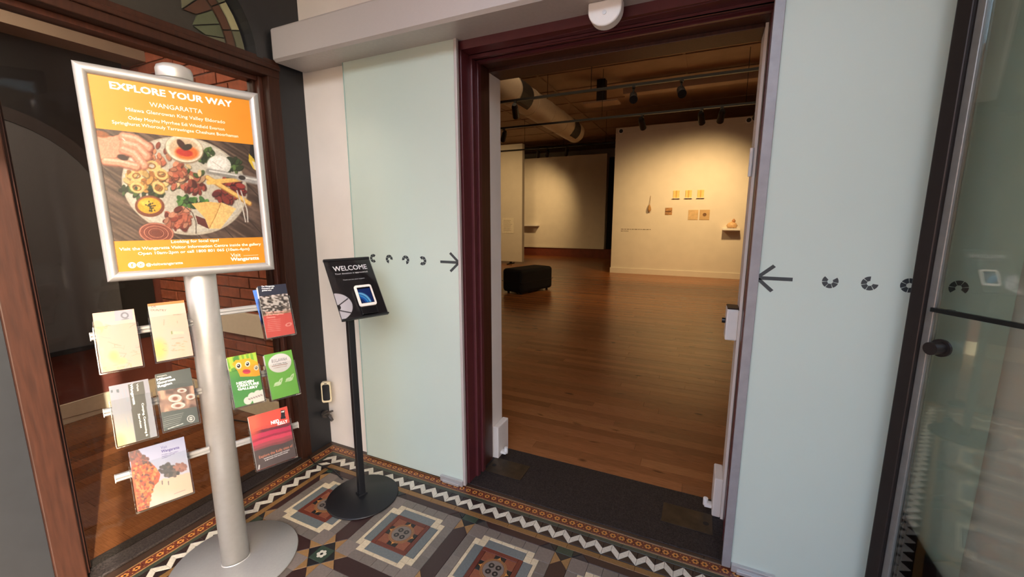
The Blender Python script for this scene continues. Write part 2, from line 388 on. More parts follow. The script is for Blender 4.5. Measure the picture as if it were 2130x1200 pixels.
def tile(pts, kind, extra=None, gap=.0006, rel=None):
    if not pts or len(pts) < 3: return
    if area(pts) < 0: pts = pts[::-1]
    q = shrink(pts, gap)
    if q is None or area(q) < 4e-6: return
    cx = sum(p[0] for p in q)/len(q); cy = sum(p[1] for p in q)/len(q)
    dz = random.uniform(-.0004, .0003)
    if not (cy > -1.46+.544*cx and cx < 2.5):
        FAR.prism(q, -.004, dz, 'z', FARM.index(kind)); return
    loc = [(round(p[0]-cx, 4), round(p[1]-cy, 4)) for p in q]
    key = (kind, tuple(loc), extra is not None)
    if key not in TCACHE:
        b = MB(); ch = .0007; inn = shrink(loc, ch) or loc; n = len(loc)
        vs = [(*p, -.005) for p in loc]+[(*p, -ch) for p in loc]+[(*p, 0) for p in inn]
        b.add(vs, [(i, (i+1) % n, n+(i+1) % n, n+i) for i in range(n)]+[(n+i, n+(i+1) % n, 2*n+(i+1) % n, 2*n+i) for i in range(n)]+[tuple(range(2*n, 3*n))])
        ms = [TM[kind]]
        if extra: ms += extra(b)
        TCACHE[key] = b.mesh(KIND[kind], ms)
    add(KIND[kind], TCACHE[key], floor, (cx, cy, dz))
def rect(x0, y0, x1, y1): return [(x0, y0), (x1, y0), (x1, y1), (x0, y1)]
def ngon(cx, cy, r, n=12, a0=0.): return [(cx+r*math.cos(a0+2*PI*i/n), cy+r*math.sin(a0+2*PI*i/n)) for i in range(n)]
def flat(b, pts, z, mi): b.add([(*p, z) for p in pts], [tuple(range(len(pts)))], mi)
def flower(b):
    for k in range(6): flat(b, ngon(.0145*math.cos(k*PI/3+.3), .0145*math.sin(k*PI/3+.3), .0085, 9), .0004+k*2e-5, 1)
    flat(b, ngon(0, 0, .0055, 9), .0007, 2); return [PETAL, INK]
def rosettes(b):
    for k in range(4):
        x = -.0615+.041*k
        for j in range(6): flat(b, ngon(x+.010*math.cos(j*PI/3), .010*math.sin(j*PI/3), .0052, 6), .0003, 1)
        flat(b, ngon(x, 0, .004, 6), .0006, 2)
        for sy in (-1, 1): flat(b, ngon(x+.0205, sy*.015, .003, 4), .0003, 1)
    return [ORN, INK]
def rosettes_v(b):
    o = len(b.v); r = rosettes(b)
    b.v[o:] = [(-y, x, z) for x, y, z in b.v[o:]]; return r
H, D, PX0, PY0 = .249, .078, .241, -.223
NX, NY = 6, 4
CLIP = (PX0, PY0-NY*2*H, PX0+NX*2*H, PY0)
def T(pts, cx, cy, kind, extra=None):
    p = clip([(cx+x, cy+y) for x, y in (pts if area(pts) > 0 else pts[::-1])], *CLIP)
    if not p: return
    tile(p, kind, extra if abs(abs(area(p))-abs(area(pts))) < 1e-6 else None)
def rot4(pts):
    for k in range(4):
        yield pts; pts = [(-y, x) for x, y in pts]
G, NN, CO, CI, RB = H-D/2, H-1.5*D, .162, .145, .100
for i in range(-1, NX+1):
    for j in range(-1, NY+1):
        cx, cy = PX0+H+i*2*H, PY0-H-j*2*H
        if 0 <= i < NX and 0 <= j < NY:
            for k in range(4):                             # grey outer strips, four tiles a side
                for p in rot4(rect(-NN+k*NN/2, CO, -NN+(k+1)*NN/2, G)): T(p, cx, cy, 'grey')
            for p in rot4(rect(NN, NN, G, G)): T(p, cx, cy, 'greyp')
            for k in range(3):
                for p in rot4(rect(-.097+k*.0647, CI, -.097+(k+1)*.0647, CO)): T(p, cx, cy, 'cream')
            for p in rot4(rect(.097, .097, NN, NN)): T(p, cx, cy, 'cream')
            for p in rot4(rect(.097, NN, NN, CO)): T(p, cx, cy, 'cream')
            for p in rot4(rect(NN, .097, CO, NN)): T(p, cx, cy, 'cream')
            for p in rot4(rect(-.097, RB, .097, CI)): T(p, cx, cy, 'blue')
            for p in rot4(rect(-RB, .078, .078, RB)): T(p, cx, cy, 'red')
            for p in rot4(rect(.026, .026, .078, .078)): T(p, cx, cy, 'terra')
            for p in rot4(rect(-.026, .026, .026, .078)): T(p, cx, cy, 'black')
            for _ in (0,):                                 # round inlaid centre tile
                b = MB(); b.prism(ngon(0, 0, .060, 36), -.005, .0006, 'z', 0); flat(b, ngon(0, 0, .0575, 36), .0009, 1); flat(b, ngon(0, 0, .0545, 36), .0012, 0)
                flat(b, ngon(0, 0, .050, 36), .0015, 1); flat(b, ngon(0, 0, .047, 36), .0018, 2)
                for k in range(4): flat(b, ngon(.0235*math.cos(k*PI/2+.78), .0235*math.sin(k*PI/2+.78), .0135, 12), .0021, 3); flat(b, ngon(.024*math.cos(k*PI/2+.78), .024*math.sin(k*PI/2+.78), .005, 8), .0023, 2)
                for k in range(4):
                    c, s_ = math.cos(k*PI/2), math.sin(k*PI/2)
                    for p in ([(.058, -.010), (.066, -.003), (.075, 0), (.066, .003), (.058, .010)], ): flat(b, [(x*c-y*s_, x*s_+y*c) for x, y in p], .0009, 4)
                obj('round_medallion_tile', b, [TM['tan'], RIM, TM['greyp'], INK, ORN], floor, loc=(cx, cy, 0))
        hexv = [(0, H-D), (-D/2, H-1.5*D), (-D/2, -(H-1.5*D)), (0, -(H-D)), (D/2, -(H-1.5*D)), (D/2, H-1.5*D)]
        T(hexv, cx+H, cy, 'maroon'); T([(-y, x) for x, y in hexv], cx, cy-H, 'maroon')
        nx_, ny_ = cx+H, cy-H
        for p in rot4([(D, 0), (D/2, D/2), (D/2, -D/2)]): T(p, nx_, ny_, 'black')
        T(rect(-D/2, -D/2, D/2, D/2), nx_, ny_, 'green', flower)
        for p in rot4([(D, 0), (1.5*D, D/2), (D/2, D/2)]): T(p, nx_, ny_, 'tan')
        for p in rot4([(0, D), (D/2, D/2), (D/2, 1.5*D)]): T(p, nx_, ny_, 'tan')
# half flowers along the edge show white petals too: the border bands
BANDS = [(0, .025, 'brown', .30), (.025, .032, 'tan', .164), (.032, .080, 'ros', .164), (.080, .088, 'tan', .164), (.088, .111, 'bandgreen', .156), (.111, .190, 'zz', .0766), (.192, .2225, 'ochre', .156)]
def ldist(t): return t+.0185 if t > 0 else 0.
XE = PX0*2+NX*2*H
def band(fn, s0, s1, t0, t1, kind, step):
    n = max(1, round((s1-s0)/step))
    for k in range(n):
        a, b_ = s0+(s1-s0)*k/n, s0+(s1-s0)*(k+1)/n
        if kind == 'zz':
            h = (t1-t0)/2; mid = (a+b_)/2
            tile([fn(*p) for p in ((a, t1), (mid, t0+h), (mid, t0), (a, t1-h))], 'white')
            tile([fn(*p) for p in ((mid, t0+h), (b_, t1), (b_, t1-h), (mid, t0))], 'white')
            tile([fn(*p) for p in ((a, t0), (mid, t0), (a, t1-h))], 'dark'); tile([fn(*p) for p in ((mid, t0), (b_, t0), (b_, t1-h))], 'dark')
            tile([fn(*p) for p in ((a, t1), (b_, t1), (mid, t0+h))], 'dark')
        else:
            tile([fn(*p) for p in rect(a, t0, b_, t1)], 'red' if kind == 'ros' else kind, (rosettes_v if fn is not FB else rosettes) if kind == 'ros' else None)
FB = lambda s, t: (s, -t)
FL = lambda s, t: (ldist(t), -s)
FR = lambda s, t: (XE-ldist(t), -s)
for t0, t1, kind, st in BANDS:
    band(FB, ldist(t0), XE-ldist(t0), t0, t1, kind, st)
    band(FL, t1, 1.6, t0, t1, kind, st); band(FR, t1, 1.6, t0, t1, kind, st)
o = obj('distant_tiles', FAR, [TM[k] for k in FARM], floor); o['kind'] = 'stuff'

# ------------------------------------------------------------------ doorway lining, threshold
d1 = MB()
def lining(mb, y0, y1, off):   # jambs and head of a lining board, 'off' proud of the reveal
    mb.box((DL-.05, y0, 0), (DL+off, y1, 2.30-off)); mb.box((DR+.012-off*.3, y0, 0), (DR+.05, y1, 2.30-off)); mb.box((DL-.05, y0, 2.30-off), (DR+.05, y1, 2.36))
lining(d1, -.004, .075, .0); lining(d1, .075, .105, .014); lining(d1, .105, .125, .006); lining(d1, .125, .155, .020)
struct('trim_2', d1, MAROON, 'maroon painted moulded lining of the gallery doorway', bevel=.003)
d2 = MB(); lining(d2, .155, .279, .004); d2.box((DL, .279, 2.28), (DR, .424, 2.36))
struct('trim_3', d2, TIMBERD, 'dark timber inner lining of the gallery doorway', bevel=.002)
stone = mat('dark_speckled_stone', (44, 37, 35), .55, noise=.75, scale=150, bump=.3, spec=.25)
struct('floor_threshold', MB().box((DL-.02, -.004, -.06), (DR+.02, .425, .004)), stone, 'dark speckled stone threshold of the gallery doorway', bevel=.003)
for x0, lab in ((DL+.02, 'left'), (DR-.27, 'right')):
    p = thing('floor_spring_cover', 'worn metal cover plate in the stone threshold by the %s jamb' % lab, 'cover plate', (x0, .14, .004))
    obj('plate', box((0, 0, 0), (.235, .15, .003)), mat('worn_brass', (70, 58, 44), .42, .6, noise=.35, scale=14), p, .001)
    hx = .03 if lab == 'left' else .205
    obj('pivot', MB().cyl((hx, .07, .003), (hx, .07, .0036), .014), mat('pivot_black', (12, 11, 11), .6), p)

# ------------------------------------------------------------------ gallery behind the doorway
def planks(parent, x0, x1, y0, y1, w, cols, along='x', zt=0., stuff=False, lens=(1.0, 2.6), th=.018, skip=None):
    n = int(round((y1-y0)/w)); acc = MB()
    for k in range(n):
        a = x0-random.uniform(0, lens[0])
        while a < x1:
            L = random.uniform(*lens); s, e = max(a, x0), min(a+L, x1)
            if e-s > .03:
                c = np.array(random.choice(cols))*random.uniform(.92, 1.06); c = tuple(s2l(c/255.)); dz = random.uniform(-.0006, .0004)
                q = ((s+.0006, y0+k*w+.0006), (e-.0006, y0+(k+1)*w-.0006))
                if along == 'y': q = ((q[0][1], q[0][0]), (q[1][1], q[1][0]))
                if stuff: acc.box((*q[0], zt-th), (*q[1], zt+dz), col=c)
                else: obj('plank', MB().box((*q[0], zt-th), (*q[1], zt+dz), col=c), PLANK, parent)
            a += L
    if stuff: o = obj('distant_planks', acc, PLANK, parent); o['kind'] = 'stuff'
sub = mat('floor_gap', (24, 14, 9), .9)
gf = struct('floor_gallery', MB().box((-7, .42, -.1), (7, 19, -.016)), sub, 'polished timber board floor of the gallery')
WCOL = [(146, 92, 52), (150, 95, 55), (142, 88, 49), (152, 98, 56), (145, 91, 52)]
planks(gf, .3, 3.0, .425, 3.4, .085, WCOL)
planks(gf, -7, .3, .425, 3.4, .085, WCOL, stuff=True); planks(gf, 3.0, 7, .425, 3.4, .085, WCOL, stuff=True); planks(gf, -7, 7, 3.4, 18.9, .085, WCOL, stuff=True, lens=(1.5, 3.5))
gl = MB(); gl.box((-7.2, .42, 0), (-7, 19, 4.6)); struct('wall_gallery_left', gl, GWALL, 'side wall of the gallery')
struct('wall_gallery_right', MB().box((7, .42, 0), (7.2, 19, 4.6)), GWALL, 'other side wall of the gallery')
struct('wall_gallery_far', MB().box((-7.2, 17, 0), (7.2, 17.2, 4.6)), GWALL, 'far end wall of the gallery')
struct('wall_gallery_front', MB().box((-7.2, .30, 0), (-.05, .42, 4.6)).box((XR+.2, .30, 0), (7.2, .42, 4.6)).box((-.05, .30, 3.9), (XR+.2, .42, 4.6)), GWALL, 'gallery side of the doorway wall')
gc = struct('ceiling_gallery', MB().box((-7.2, .3, 4.5), (7.2, 17.2, 4.6)), GCEIL, 'taupe gallery ceiling')
for k in range(9):             # ceiling lining boards' cover strips
    obj('ceiling_strip', box((-7, 7.0+k*1.15, 4.482), (7, 7.05+k*1.15, 4.5)), GCEIL, gc)
for x in (-3.2, -1.3, 1.6, 3.4): obj('ceiling_batten', box((x, 6.4, 4.486), (x+.05, 17, 4.5)), GCEIL, gc)
struct('beam_gallery', MB().box((-7, 6.05, 4.28), (7, 6.3, 4.5)), mat('dark_beam', (40, 28, 22), .6, noise=.2, scale=8, stretch=(.3, 3, 3)), 'dark ceiling beam across the gallery', bevel=.008)
struct('beam_gallery_post', MB().box((-.18, 7.75, 4.03), (.0, 7.95, 4.5)), mat('dark_beam', (0, 0, 0)), 'dark post hanging under the gallery ceiling')
struct('trim_4', MB().box((-.45, 7.65, 4.0), (.3, 8.05, 4.03)).box((.35, 8.0, 4.2), (6, 8.25, 4.34)), GCEIL, 'pale ledge under the gallery ceiling')
# big white display wall on the right
dw = struct('wall_display', MB().box((-.14, 9.8, 0), (6.9, 10.15, 3.86)), GWALL, 'large white display wall on the right of the gallery', bevel=.004)
struct('baseboard_display', MB().box((-.155, 9.775, 0), (6.9, 9.8, .15)), GWALL, 'white baseboard of the display wall', bevel=.004)
struct('trim_5', MB().box((-.145, 9.785, 3.72), (6.9, 9.8, 3.73)), GWALL, 'thin line near the top of the display wall')
# far wall, dark gap, red skirting
struct('wall_gallery_screen', MB().box((-6.9, 14.0, .34), (-1.27, 14.25, 3.85)), GWALL, 'plain white wall at the far left of the gallery', bevel=.004)
struct('trim_6', MB().box((-6.9, 13.97, .34), (-1.27, 14.0, .42)), GWALL, 'white ledge at the foot of the far gallery wall')
struct('baseboard_gallery', MB().box((-6.9, 14.02, 0), (-.2, 14.2, .335)), mat('red_brown_skirting', (112, 52, 34), .55, noise=.15, scale=8), 'red-brown skirting below the far gallery wall')
struct('wall_gallery_dark', MB().box((-1.25, 14.3, 0), (-.05, 14.4, 3.75)), BLACKF, 'black curtained gap beside the display wall')
# white movable partition at left
pt = thing('partition_screen', 'tall white movable partition standing behind the black ottoman', 'partition', (-3.9, 10.7, 0))
obj('panel', box((-1.6, -.09, .09), (.70, .09, 3.82)), GWALL, pt, .004)
for x in (-1.2, .25): obj('foot', MB().box((x-.03, -.25, 0), (x+.03, .25, .03)).box((x-.025, -.04, .03), (x+.025, .04, .1)), BLACKM, pt)
for k, x in enumerate((-1.0, -.55, -.02)):
    t = thing('wall_text_sheet', ['white printed sheet on the partition, mostly cut off by the doorway', 'white printed sheet in the middle of three on the partition', 'white printed sheet nearest the edge of the partition'][k], 'sheet', (-3.9+x, 10.607, 1.02), group='printed sheets on the partition')
    obj('sheet', box((0, -.006, 0), (.42, 0, .5)), mat('sheet_paper', (236, 228, 210), .6), t)
    b = MB()
    for r in range(9): b.box((.05, -.0075, .08+r*.042), (.05+random.uniform(.24, .32), -.006, .088+r*.042))
    obj('print_lines', b, mat('faint_ink', (150, 138, 120), .7), t)['kind'] = 'stuff'
# spiral duct with grilles
du = thing('ventilation_duct', 'large round white ventilation duct under the gallery ceiling', 'duct', (-1.05, 1.0, 3.7))
b = MB(); b.cyl((0, 0, 0), (0, 8.1, 0), .25, n=36)
for k in range(9): b.cyl((0, .9*k+.4, 0), (0, .9*k+.44, 0), .256, n=36)
obj('pipe', b, mat('duct_paint', (206, 190, 166), .5, noise=.04), du)
for y0 in (4.1, 7.25):
    g = MB()
    a0 = -1.0
    for i in range(8):
        q0, q1 = R(-62+i*13), R(-62+(i+1)*13)
        P = lambda r, q, y: (r*math.cos(q), y, r*math.sin(q))
        g.add([P(.259, q0, y0), P(.259, q1, y0), P(.259, q1, y0+.5), P(.259, q0, y0+.5)], [(0, 1, 2, 3)])
    obj('grille', g, mat('grille_dark', (52, 46, 40), .6, noise=.3, scale=60, stretch=(1, 8, 1)), du)
for y0 in (1.5, 6.0): obj('hanger', MB().tube([(0, y0, .25), (0, y0, .8)], .006), BLACKM, du)
# lighting tracks and spotlight heads
KT = (3.38-1.5)/(3.6-1.5)
def track(y, x0, x1, label):
    t = thing('lighting_track', label, 'lighting track', (x0, y if y > 9 else -1.861+(y+1.861)*KT, 3.6 if y > 9 else 3.38))
    obj('rail', box((0, -.018, 0), (x1-x0, .018, .036)), BLACKM, t)
    for k in range(5): x = .4+(x1-x0-.8)*k/4; obj('rod', MB().tube([(x, 0, .036), (x, 0, .9)], .005, 6), BLACKM, t)
track(5.45, -4.5, 5.5, 'long black lighting track nearest the doorway')
track(7.48, -5, 5.5, 'long black lighting track, second from the doorway')
track(10.52, -6, -.16, 'black lighting track behind the display wall, farthest one')
def head(x, y, dx, dy, label):
    TZ = 3.6
    if y < 9: x, y, TZ = 2.221+(x-2.221)*KT, -1.861+(y+1.861)*KT, 3.38
    t = thing('spotlight', label, 'spotlight', (x, y, TZ), (0, 0, math.atan2(dx, dy)*-1), 'spotlights on the tracks')
    obj('adapter', box((-.02, -.05, -.03), (.02, .05, 0)), BLACKM, t); obj('arm', MB().cyl((0, 0, -.12), (0, 0, -.03), .012, n=10), BLACKM, t)
    h = MB(); a, c = Vector((0, -.07, -.10)), Vector((0, .11, -.21)); h.cyl(a, c, .052, .058, 18); h.cyl(a+(a-c)*.25, a, .035, .05, 18); obj('lamp_head', h, BLACKM, t)
head(-1.10, 5.45, -.3, 1, 'black spotlight on the nearest track beside the duct')
head(1.0, 5.45, .2, -1, 'black spotlight in the middle of the nearest track')
head(1.72, 5.45, .2, -1, 'black spotlight right of the middle of the nearest track')
head(-2.32, 7.48, -.8, 1, 'black spotlight on the second track, left of the duct')
head(.86, 7.48, .1, 1, 'black spotlight in the middle of the second track')
head(1.98, 7.48, .1, 1, 'black spotlight on the second track, left of a close pair')
head(2.33, 7.48, -.1, 1, 'black spotlight on the second track, right of a close pair')
head(2.95, 7.48, -.2, 1, 'black spotlight on the second track next to the right jamb')
for k, x in enumerate((-2.63, -2.33, -1.72)):
    head(x, 10.52, -.5, 1, ['black spotlight on the farthest track, next to the partition', 'black spotlight on the farthest track, second of three', 'black spotlight on the farthest track, apart from the other two'][k])
# black ottoman
ot = thing('ottoman', 'low black upholstered ottoman on the gallery floor', 'ottoman', (-1.10, 6.10, 0), (0, 0, math.atan2(6.65-5.73, -.85+1.14)))
obj('seat', MB().box((-.52, -.26, .03), (.52, .26, .50)), BLACKF, ot, .07, 4)
b = MB(); b.box((-.522, -.262, .24), (.522, .262, .25)); obj('seam', b, BLACKM, ot, .0)
for sx in (-1, 1):
    for sy in (-1, 1): obj('foot', MB().cyl((sx*.42, sy*.17, 0), (sx*.42, sy*.17, .035), .025, n=12), BLACKM, ot)

# artworks on the display wall (y = 9.8)
OCHREP = mat('ochre_sheet', (226, 196, 120), .6, noise=.12, scale=9); TANP = mat('tan_sheet', (206, 176, 132), .7, noise=.15, scale=12)
for k, x in enumerate((1.46, 1.75, 2.03)):
    t = thing('yellow_panel', ['small yellow panel on a ledge, one on the lamp-lit wall nearest the hanging pod', 'small yellow panel on a ledge, middle of three on the display wall', 'small yellow panel on a ledge, one of three nearest the right jamb'][k], 'artwork', (x, 9.8, 2.0), group='yellow panels on the display wall')
    obj('panel', box((-.075, -.018, .012), (.075, 0, .20)), OCHREP, t, .002); obj('ledge', box((-.09, -.05, 0), (.09, 0, .012)), WPLAST, t)
    obj('stripe', box((-.012, -.020, .015), (.012, -.018, .20)), mat('ochre_dark', (196, 156, 76), .6), t)
t = thing('hanging_pod', 'small woven pod hanging on a cord on the display wall', 'artwork', (.82, 9.8, 1.66))
obj('pod', MB().lathe([(.001, 0), (.03, .02), (.045, .07), (.035, .13), (.012, .2)], 14, (0, -.05, 0)), mat('pod_straw', (172, 132, 80), .8, noise=.3, scale=40), t)
obj('cord', MB().tube([(0, -.05, .19), (.012, -.006, .42), (.012, 0, .42)], .005, 6), mat('cord_straw', (150, 116, 72), .8), t)
t = thing('brown_picture', 'small unframed brown picture low on the display wall', 'picture', (1.3, 9.8, 1.59))
obj('sheet', box((-.085, -.01, 0), (.085, 0, .18)), mat('brown_sheet', (170, 128, 84), .7, noise=.5, scale=16), t); obj('band', box((-.085, -.012, .07), (.06, -.01, .10)), mat('brown_ink', (104, 70, 44), .7), t)
t = thing('blank_tan_sheet', 'plain tan paper sheet beside a sheet with a dark mark', 'picture', (1.89, 9.8, 1.46)); obj('sheet', box((-.115, -.008, 0), (.115, 0, .25)), TANP, t)
t = thing('marked_tan_sheet', 'tan paper sheet with a small dark mark in its middle', 'picture', (2.155, 9.8, 1.46)); obj('sheet', box((-.115, -.008, 0), (.115, 0, .25)), mat('tan_sheet_dark', (196, 164, 118), .7, noise=.1, scale=12), t)
obj('mark', MB().prism(ngon(0, .13, .045, 10), -.010, -.008, 'y'), mat('mark_ink', (118, 86, 56), .7, noise=.3, scale=30), t)
t = thing('wall_shelf', 'small white shelf on the display wall carrying a pale object', 'shelf', (2.77, 9.8, 1.26)); obj('board', box((-.19, -.24, -.05), (.19, 0, 0)), WPLAST, t, .003); obj('support', box((-.15, -.02, -.09), (.15, 0, -.05)), WPLAST, t)
t = thing('shell_sculpture', 'small pale rounded sculpture on the white wall shelf', 'sculpture', (2.78, 9.68, 1.26))
b = MB(); b.lathe([(.001, 0), (.07, .01), (.10, .06), (.07, .12), (.02, .16), (.001, .165)], 18, sx=1.25, sy=.8); obj('shell', b, mat('shell_pale', (216, 178, 132), .6, noise=.2, scale=20), t)
b = MB(); b.lathe([(.001, 0), (.035, .01), (.045, .05), (.02, .09), (.001, .1)], 12, (.03, 0, .13), sx=.9, sy=.8); obj('crest', b, mat('shell_tan', (190, 136, 92), .6, noise=.2, scale=20), t)
t = thing('wall_caption', 'line of small dark lettering low on the display wall', 'caption', (.1, 9.8, 1.14))
b = MB()
for r, (x0, x1) in enumerate(((0, .78), (0, .2))):
    x = x0
    while x < x1: l = random.uniform(.03, .09); b.box((x, -.002, .06-r*.05), (min(x+l, x1), 0, .075-r*.05)); x += l+.018
obj('print_lines', b, mat('caption_ink', (96, 80, 62), .7), t)['kind'] = 'stuff'
for k, x in enumerate((.0, 2.95)):
    t = thing('wall_fitting', ['small round fitting at the upper left corner of the display wall', 'small round fitting high on the display wall by the right jamb'][k], 'fitting', (x, 9.8, 3.77), group='round fittings on the display wall'); obj('plate', MB().cyl((0, 0, 0), (0, -.02, 0), .075, n=18), WPLAST, t); obj('hole', MB().cyl((0, -.018, 0), (0, -.022, 0), .05, n=16), BLACKM, t)
t = thing('far_shelf', 'tiny white shelf on the plain wall beyond the partition', 'shelf', (-4.2, 14.0, 1.25)); obj('board', box((-.3, -.28, -.05), (.3, 0, 0)), WPLAST, t); obj('support', box((-.25, -.02, -.1), (.25, 0, -.05)), WPLAST, t)

# small white fittings at the gallery doorway
def jamb_block(x, y, s, label):
    t = thing('skirting_block', label, 'skirting block', (x, y, .004))
    obj('block', box((min(0, s*.04), 0, 0), (max(0, s*.04), .15, .21)), WHITE, t, .006)
    obj('bracket', MB().box((min(s*.04, s*.075), .03, .02), (max(s*.04, s*.075), .07, .035)).cyl((s*.07, .05, .02), (s*.07, .05, .06), .012, n=12), WPLAST, t, .002)
jamb_block(DL, .285, 1, 'white painted skirting block with small bracket at the left jamb foot')
jamb_block(DR, .285, -1, 'white painted skirting block with small bracket at the right jamb foot')
t = thing('switch_box', 'white box with timber top and dark button on the right jamb', 'switch box', (DR, .29, .93)); obj('case', box((-.05, 0, 0), (0, .11, .15)), WPLAST, t, .006); obj('top_block', box((-.048, .003, .15), (0, .105, .156)), TIMBER, t, .001); obj('button', MB().cyl((-.066, .05, .085), (-.05, .05, .085), .013, n=14), BLACKG, t)
t = thing('jamb_hinge', 'white painted hinge high on the right jamb', 'hinge', (DR, .285, 1.68)); obj('knuckle', MB().cyl((-.008, -.006, 0), (-.008, -.006, .12), .008, n=12), WPLAST, t); obj('leaf', box((-.004, 0, .005), (0, .05, .115)), WPLAST, t)

# ------------------------------------------------------------------ sliding door gear
t = thing('door_operator_housing', 'long brushed aluminium sliding door housing above the gallery doorway', 'housing', (.025, -.003, 2.34))
pr = [(0, 0), (-.185, 0), (-.2, .012), (-.2, .158), (-.192, .168), (0, .168)]
b = MB(); b.prism(pr, .004, XR-.03, 'x'); obj('case', b, ALU, t)
obj('end_cap', MB().prism(pr, 0, .0035, 'x'), mat('aluminium_end', (176, 170, 164), .45, .4), t)
sn = thing('motion_sensor', 'white rounded motion sensor below the aluminium housing', 'sensor', (1.80, -.062, 2.34))
hd = [(.066*math.cos(a), -.030-.066*math.sin(a)*.95) for a in np.linspace(0, PI, 21)]+[(-.066, 0), (.066, 0)]
obj('shell', MB().prism(hd[::-1], -.03, .02, 'y'), WPLAST, sn, .006, 3)
obj('lens', MB().cyl((0, -.0335, -.045), (0, -.030, -.045), .008, n=14), mat('sensor_lens', (214, 214, 214), .3), sn)
def ring_mark(gap, r=.0245, ri=.0085):
    b = MB(); n = 5
    for k in range(n):
        a0, a1 = R(gap+45)+k*R(270)/n+.05, R(gap+45)+(k+1)*R(270)/n-.05
        q = np.linspace(a0, a1, 5); p = [(r*math.cos(a), r*math.sin(a)) for a in q]+[(ri*math.cos(a), ri*math.sin(a)) for a in q[::-1]]
        b.prism(p[::-1], -.0006, 0, 'y')
    return b
def frosted(name, label, x0, x1, y, strip_left, marks, arrow, ad):
    t = thing(name, label, 'sliding door', (x0, y, 0)); t['kind'] = 'structure'; w_ = x1-x0
    obj('glass_pane', box((0, -.005, .012), (w_, .005, 2.345)), FROST, t, .0015)
    if strip_left: obj('edge_channel', box((-.006, -.011, .008), (.028, .011, 2.342)), mat('grey_channel', (146, 142, 143), .4, .2), t, .002)
    else:
        obj('edge_channel', box((w_-.012, -.010, .008), (w_+.004, .010, 2.342)), ALU, t, .002)
        obj('edge_seal', box((-.004, -.006, .012), (.003, .006, 2.34)), mat('green_glass_edge', (150, 176, 166), .3), t)
    gx = (0.03, .19) if strip_left else (w_-.16, w_-.01)
    obj('floor_guide', MB().box((gx[0], -.022, .003), (gx[1], .02, .036)).box((gx[0]+.02, -.03, .003), (gx[1]-.02, -.022, .018)), SILVER, t, .002)
    for x, gap in marks: obj('logo_mark', ring_mark(gap), DECAL, t, loc=(x-x0, -.0052, 1.275))
    tip, tail = arrow; s = 1 if tip > tail else -1; b = MB(); h = .0068
    b.box((min(tip, tail)-x0, -.0058, 1.275-h), (max(tip, tail)-x0, -.0052, 1.275+h))
    for q in (-1, 1):
        p = [(tip-x0, 1.275), (tip-x0-s*.058, 1.275+q*.053), (tip-x0-s*.068, 1.275+q*.044), (tip-x0-s*.019, 1.275)]
        if area(p) > 0: p = p[::-1]
        b.prism(p, -.0058-.0001*(q+1), -.0052, 'y')
    obj('arrow', b, DECAL, t); return t
frosted('door_1', 'frosted glass sliding door on the left with arrow pointing right', .356, 1.082, -.03, False, [(.497, 0), (.613, -55), (.728, -125), (.842, 180)], (1.082, .957), 1)
frosted('door_2', 'frosted glass sliding door on the right with arrow pointing left', 2.388, 3.118, -.03, True, [(2.639, 85), (2.752, 40), (2.858, 0), (2.981, -90)], (2.400, 2.525), -1)

# ------------------------------------------------------------------ timber window in the left wall
wn = thing('window_1', 'tall varnished timber window with arched leaded fanlight in the black wall', 'window', (0, 0, 0)); wn['kind'] = 'structure'
jr = MB(); jr.box((-.14, -.235, .0), (.012, WY1-.001, 2.35)); obj('jamb', jr, TIMBER, wn, .004)
jl = MB(); jl.box((-.14, WY0+.001, .0), (.012, -1.245, 2.35)); obj('jamb', jl, TIMBER, wn, .004)
obj('head_rail', box((-.14, WY0, 2.262), (.016, WY1, 2.352)), TIMBER, wn, .004)
obj('head_moulding', box((-.1, WY0, 2.30), (.028, WY1, 2.325)), TIMBER, wn, .006)
for s, y in ((1, -.235), (-1, -1.245)):
    a, b_ = sorted((y, y-s*.022)); obj('bead', box((-.12, a, .03), (-.035, b_, 2.262)), TIMBERD, wn, .003)
    a, b_ = sorted((y-s*.022, y-s*.036)); obj('bead', box((-.115, a, .03), (-.065, b_, 2.24)), TIMBER, wn, .003)
obj('head_bead', box((-.12, -1.223, 2.238), (-.045, -.257, 2.262)), TIMBERD, wn, .003)
obj('threshold', box((-.15, WY0, 0), (-.0, WY1, .012)), stone, wn, .003)
obj('glass_pane', box((-.094, -1.222, .012), (-.088, -.258, 2.24)), GLASS, wn)
# leaded fanlight, each pane its own
LEAD = mat('lead_came', (52, 50, 46), .5, .3)
FP = [mat('fan_pale', (92, 92, 74), .3, noise=.2, scale=8), mat('fan_green', (76, 82, 62), .3, noise=.2, scale=8), mat('fan_brown', (72, 48, 36), .3, noise=.25, scale=8), mat('fan_cream', (142, 138, 108), .3, noise=.2, scale=8)]
fan = obj('fanlight', MB().prism([(AY+AR*.99*math.cos(a), AZ+AR*.99*1.02*math.sin(a)) for a in np.linspace(0, PI, 25)], -.075, -.068, 'x'), LEAD, wn)
def pane(p, m_):
    if area(p) < 0: p = p[::-1]
    q = shrink(p, .003)
    if q: obj('pane', MB().prism(q, -.068, -.060, 'x'), m_, fan)
PP = lambda r, a: (AY+r*AR*math.cos(a), AZ+r*AR*1.02*math.sin(a))
for k in range(10):
    a0, a1 = PI*k/10, PI*(k+1)/10; mid = (a0+a1)/2
    pane([PP(.88, a0), PP(.985, a0), PP(.985, mid), PP(.985, a1), PP(.88, a1), PP(.88, mid)], FP[3] if k % 2 else FP[0])
    pane([PP(.76, a0), PP(.87, a0), PP(.87, mid), PP(.87, a1), PP(.76, a1), PP(.76, mid)], FP[2])
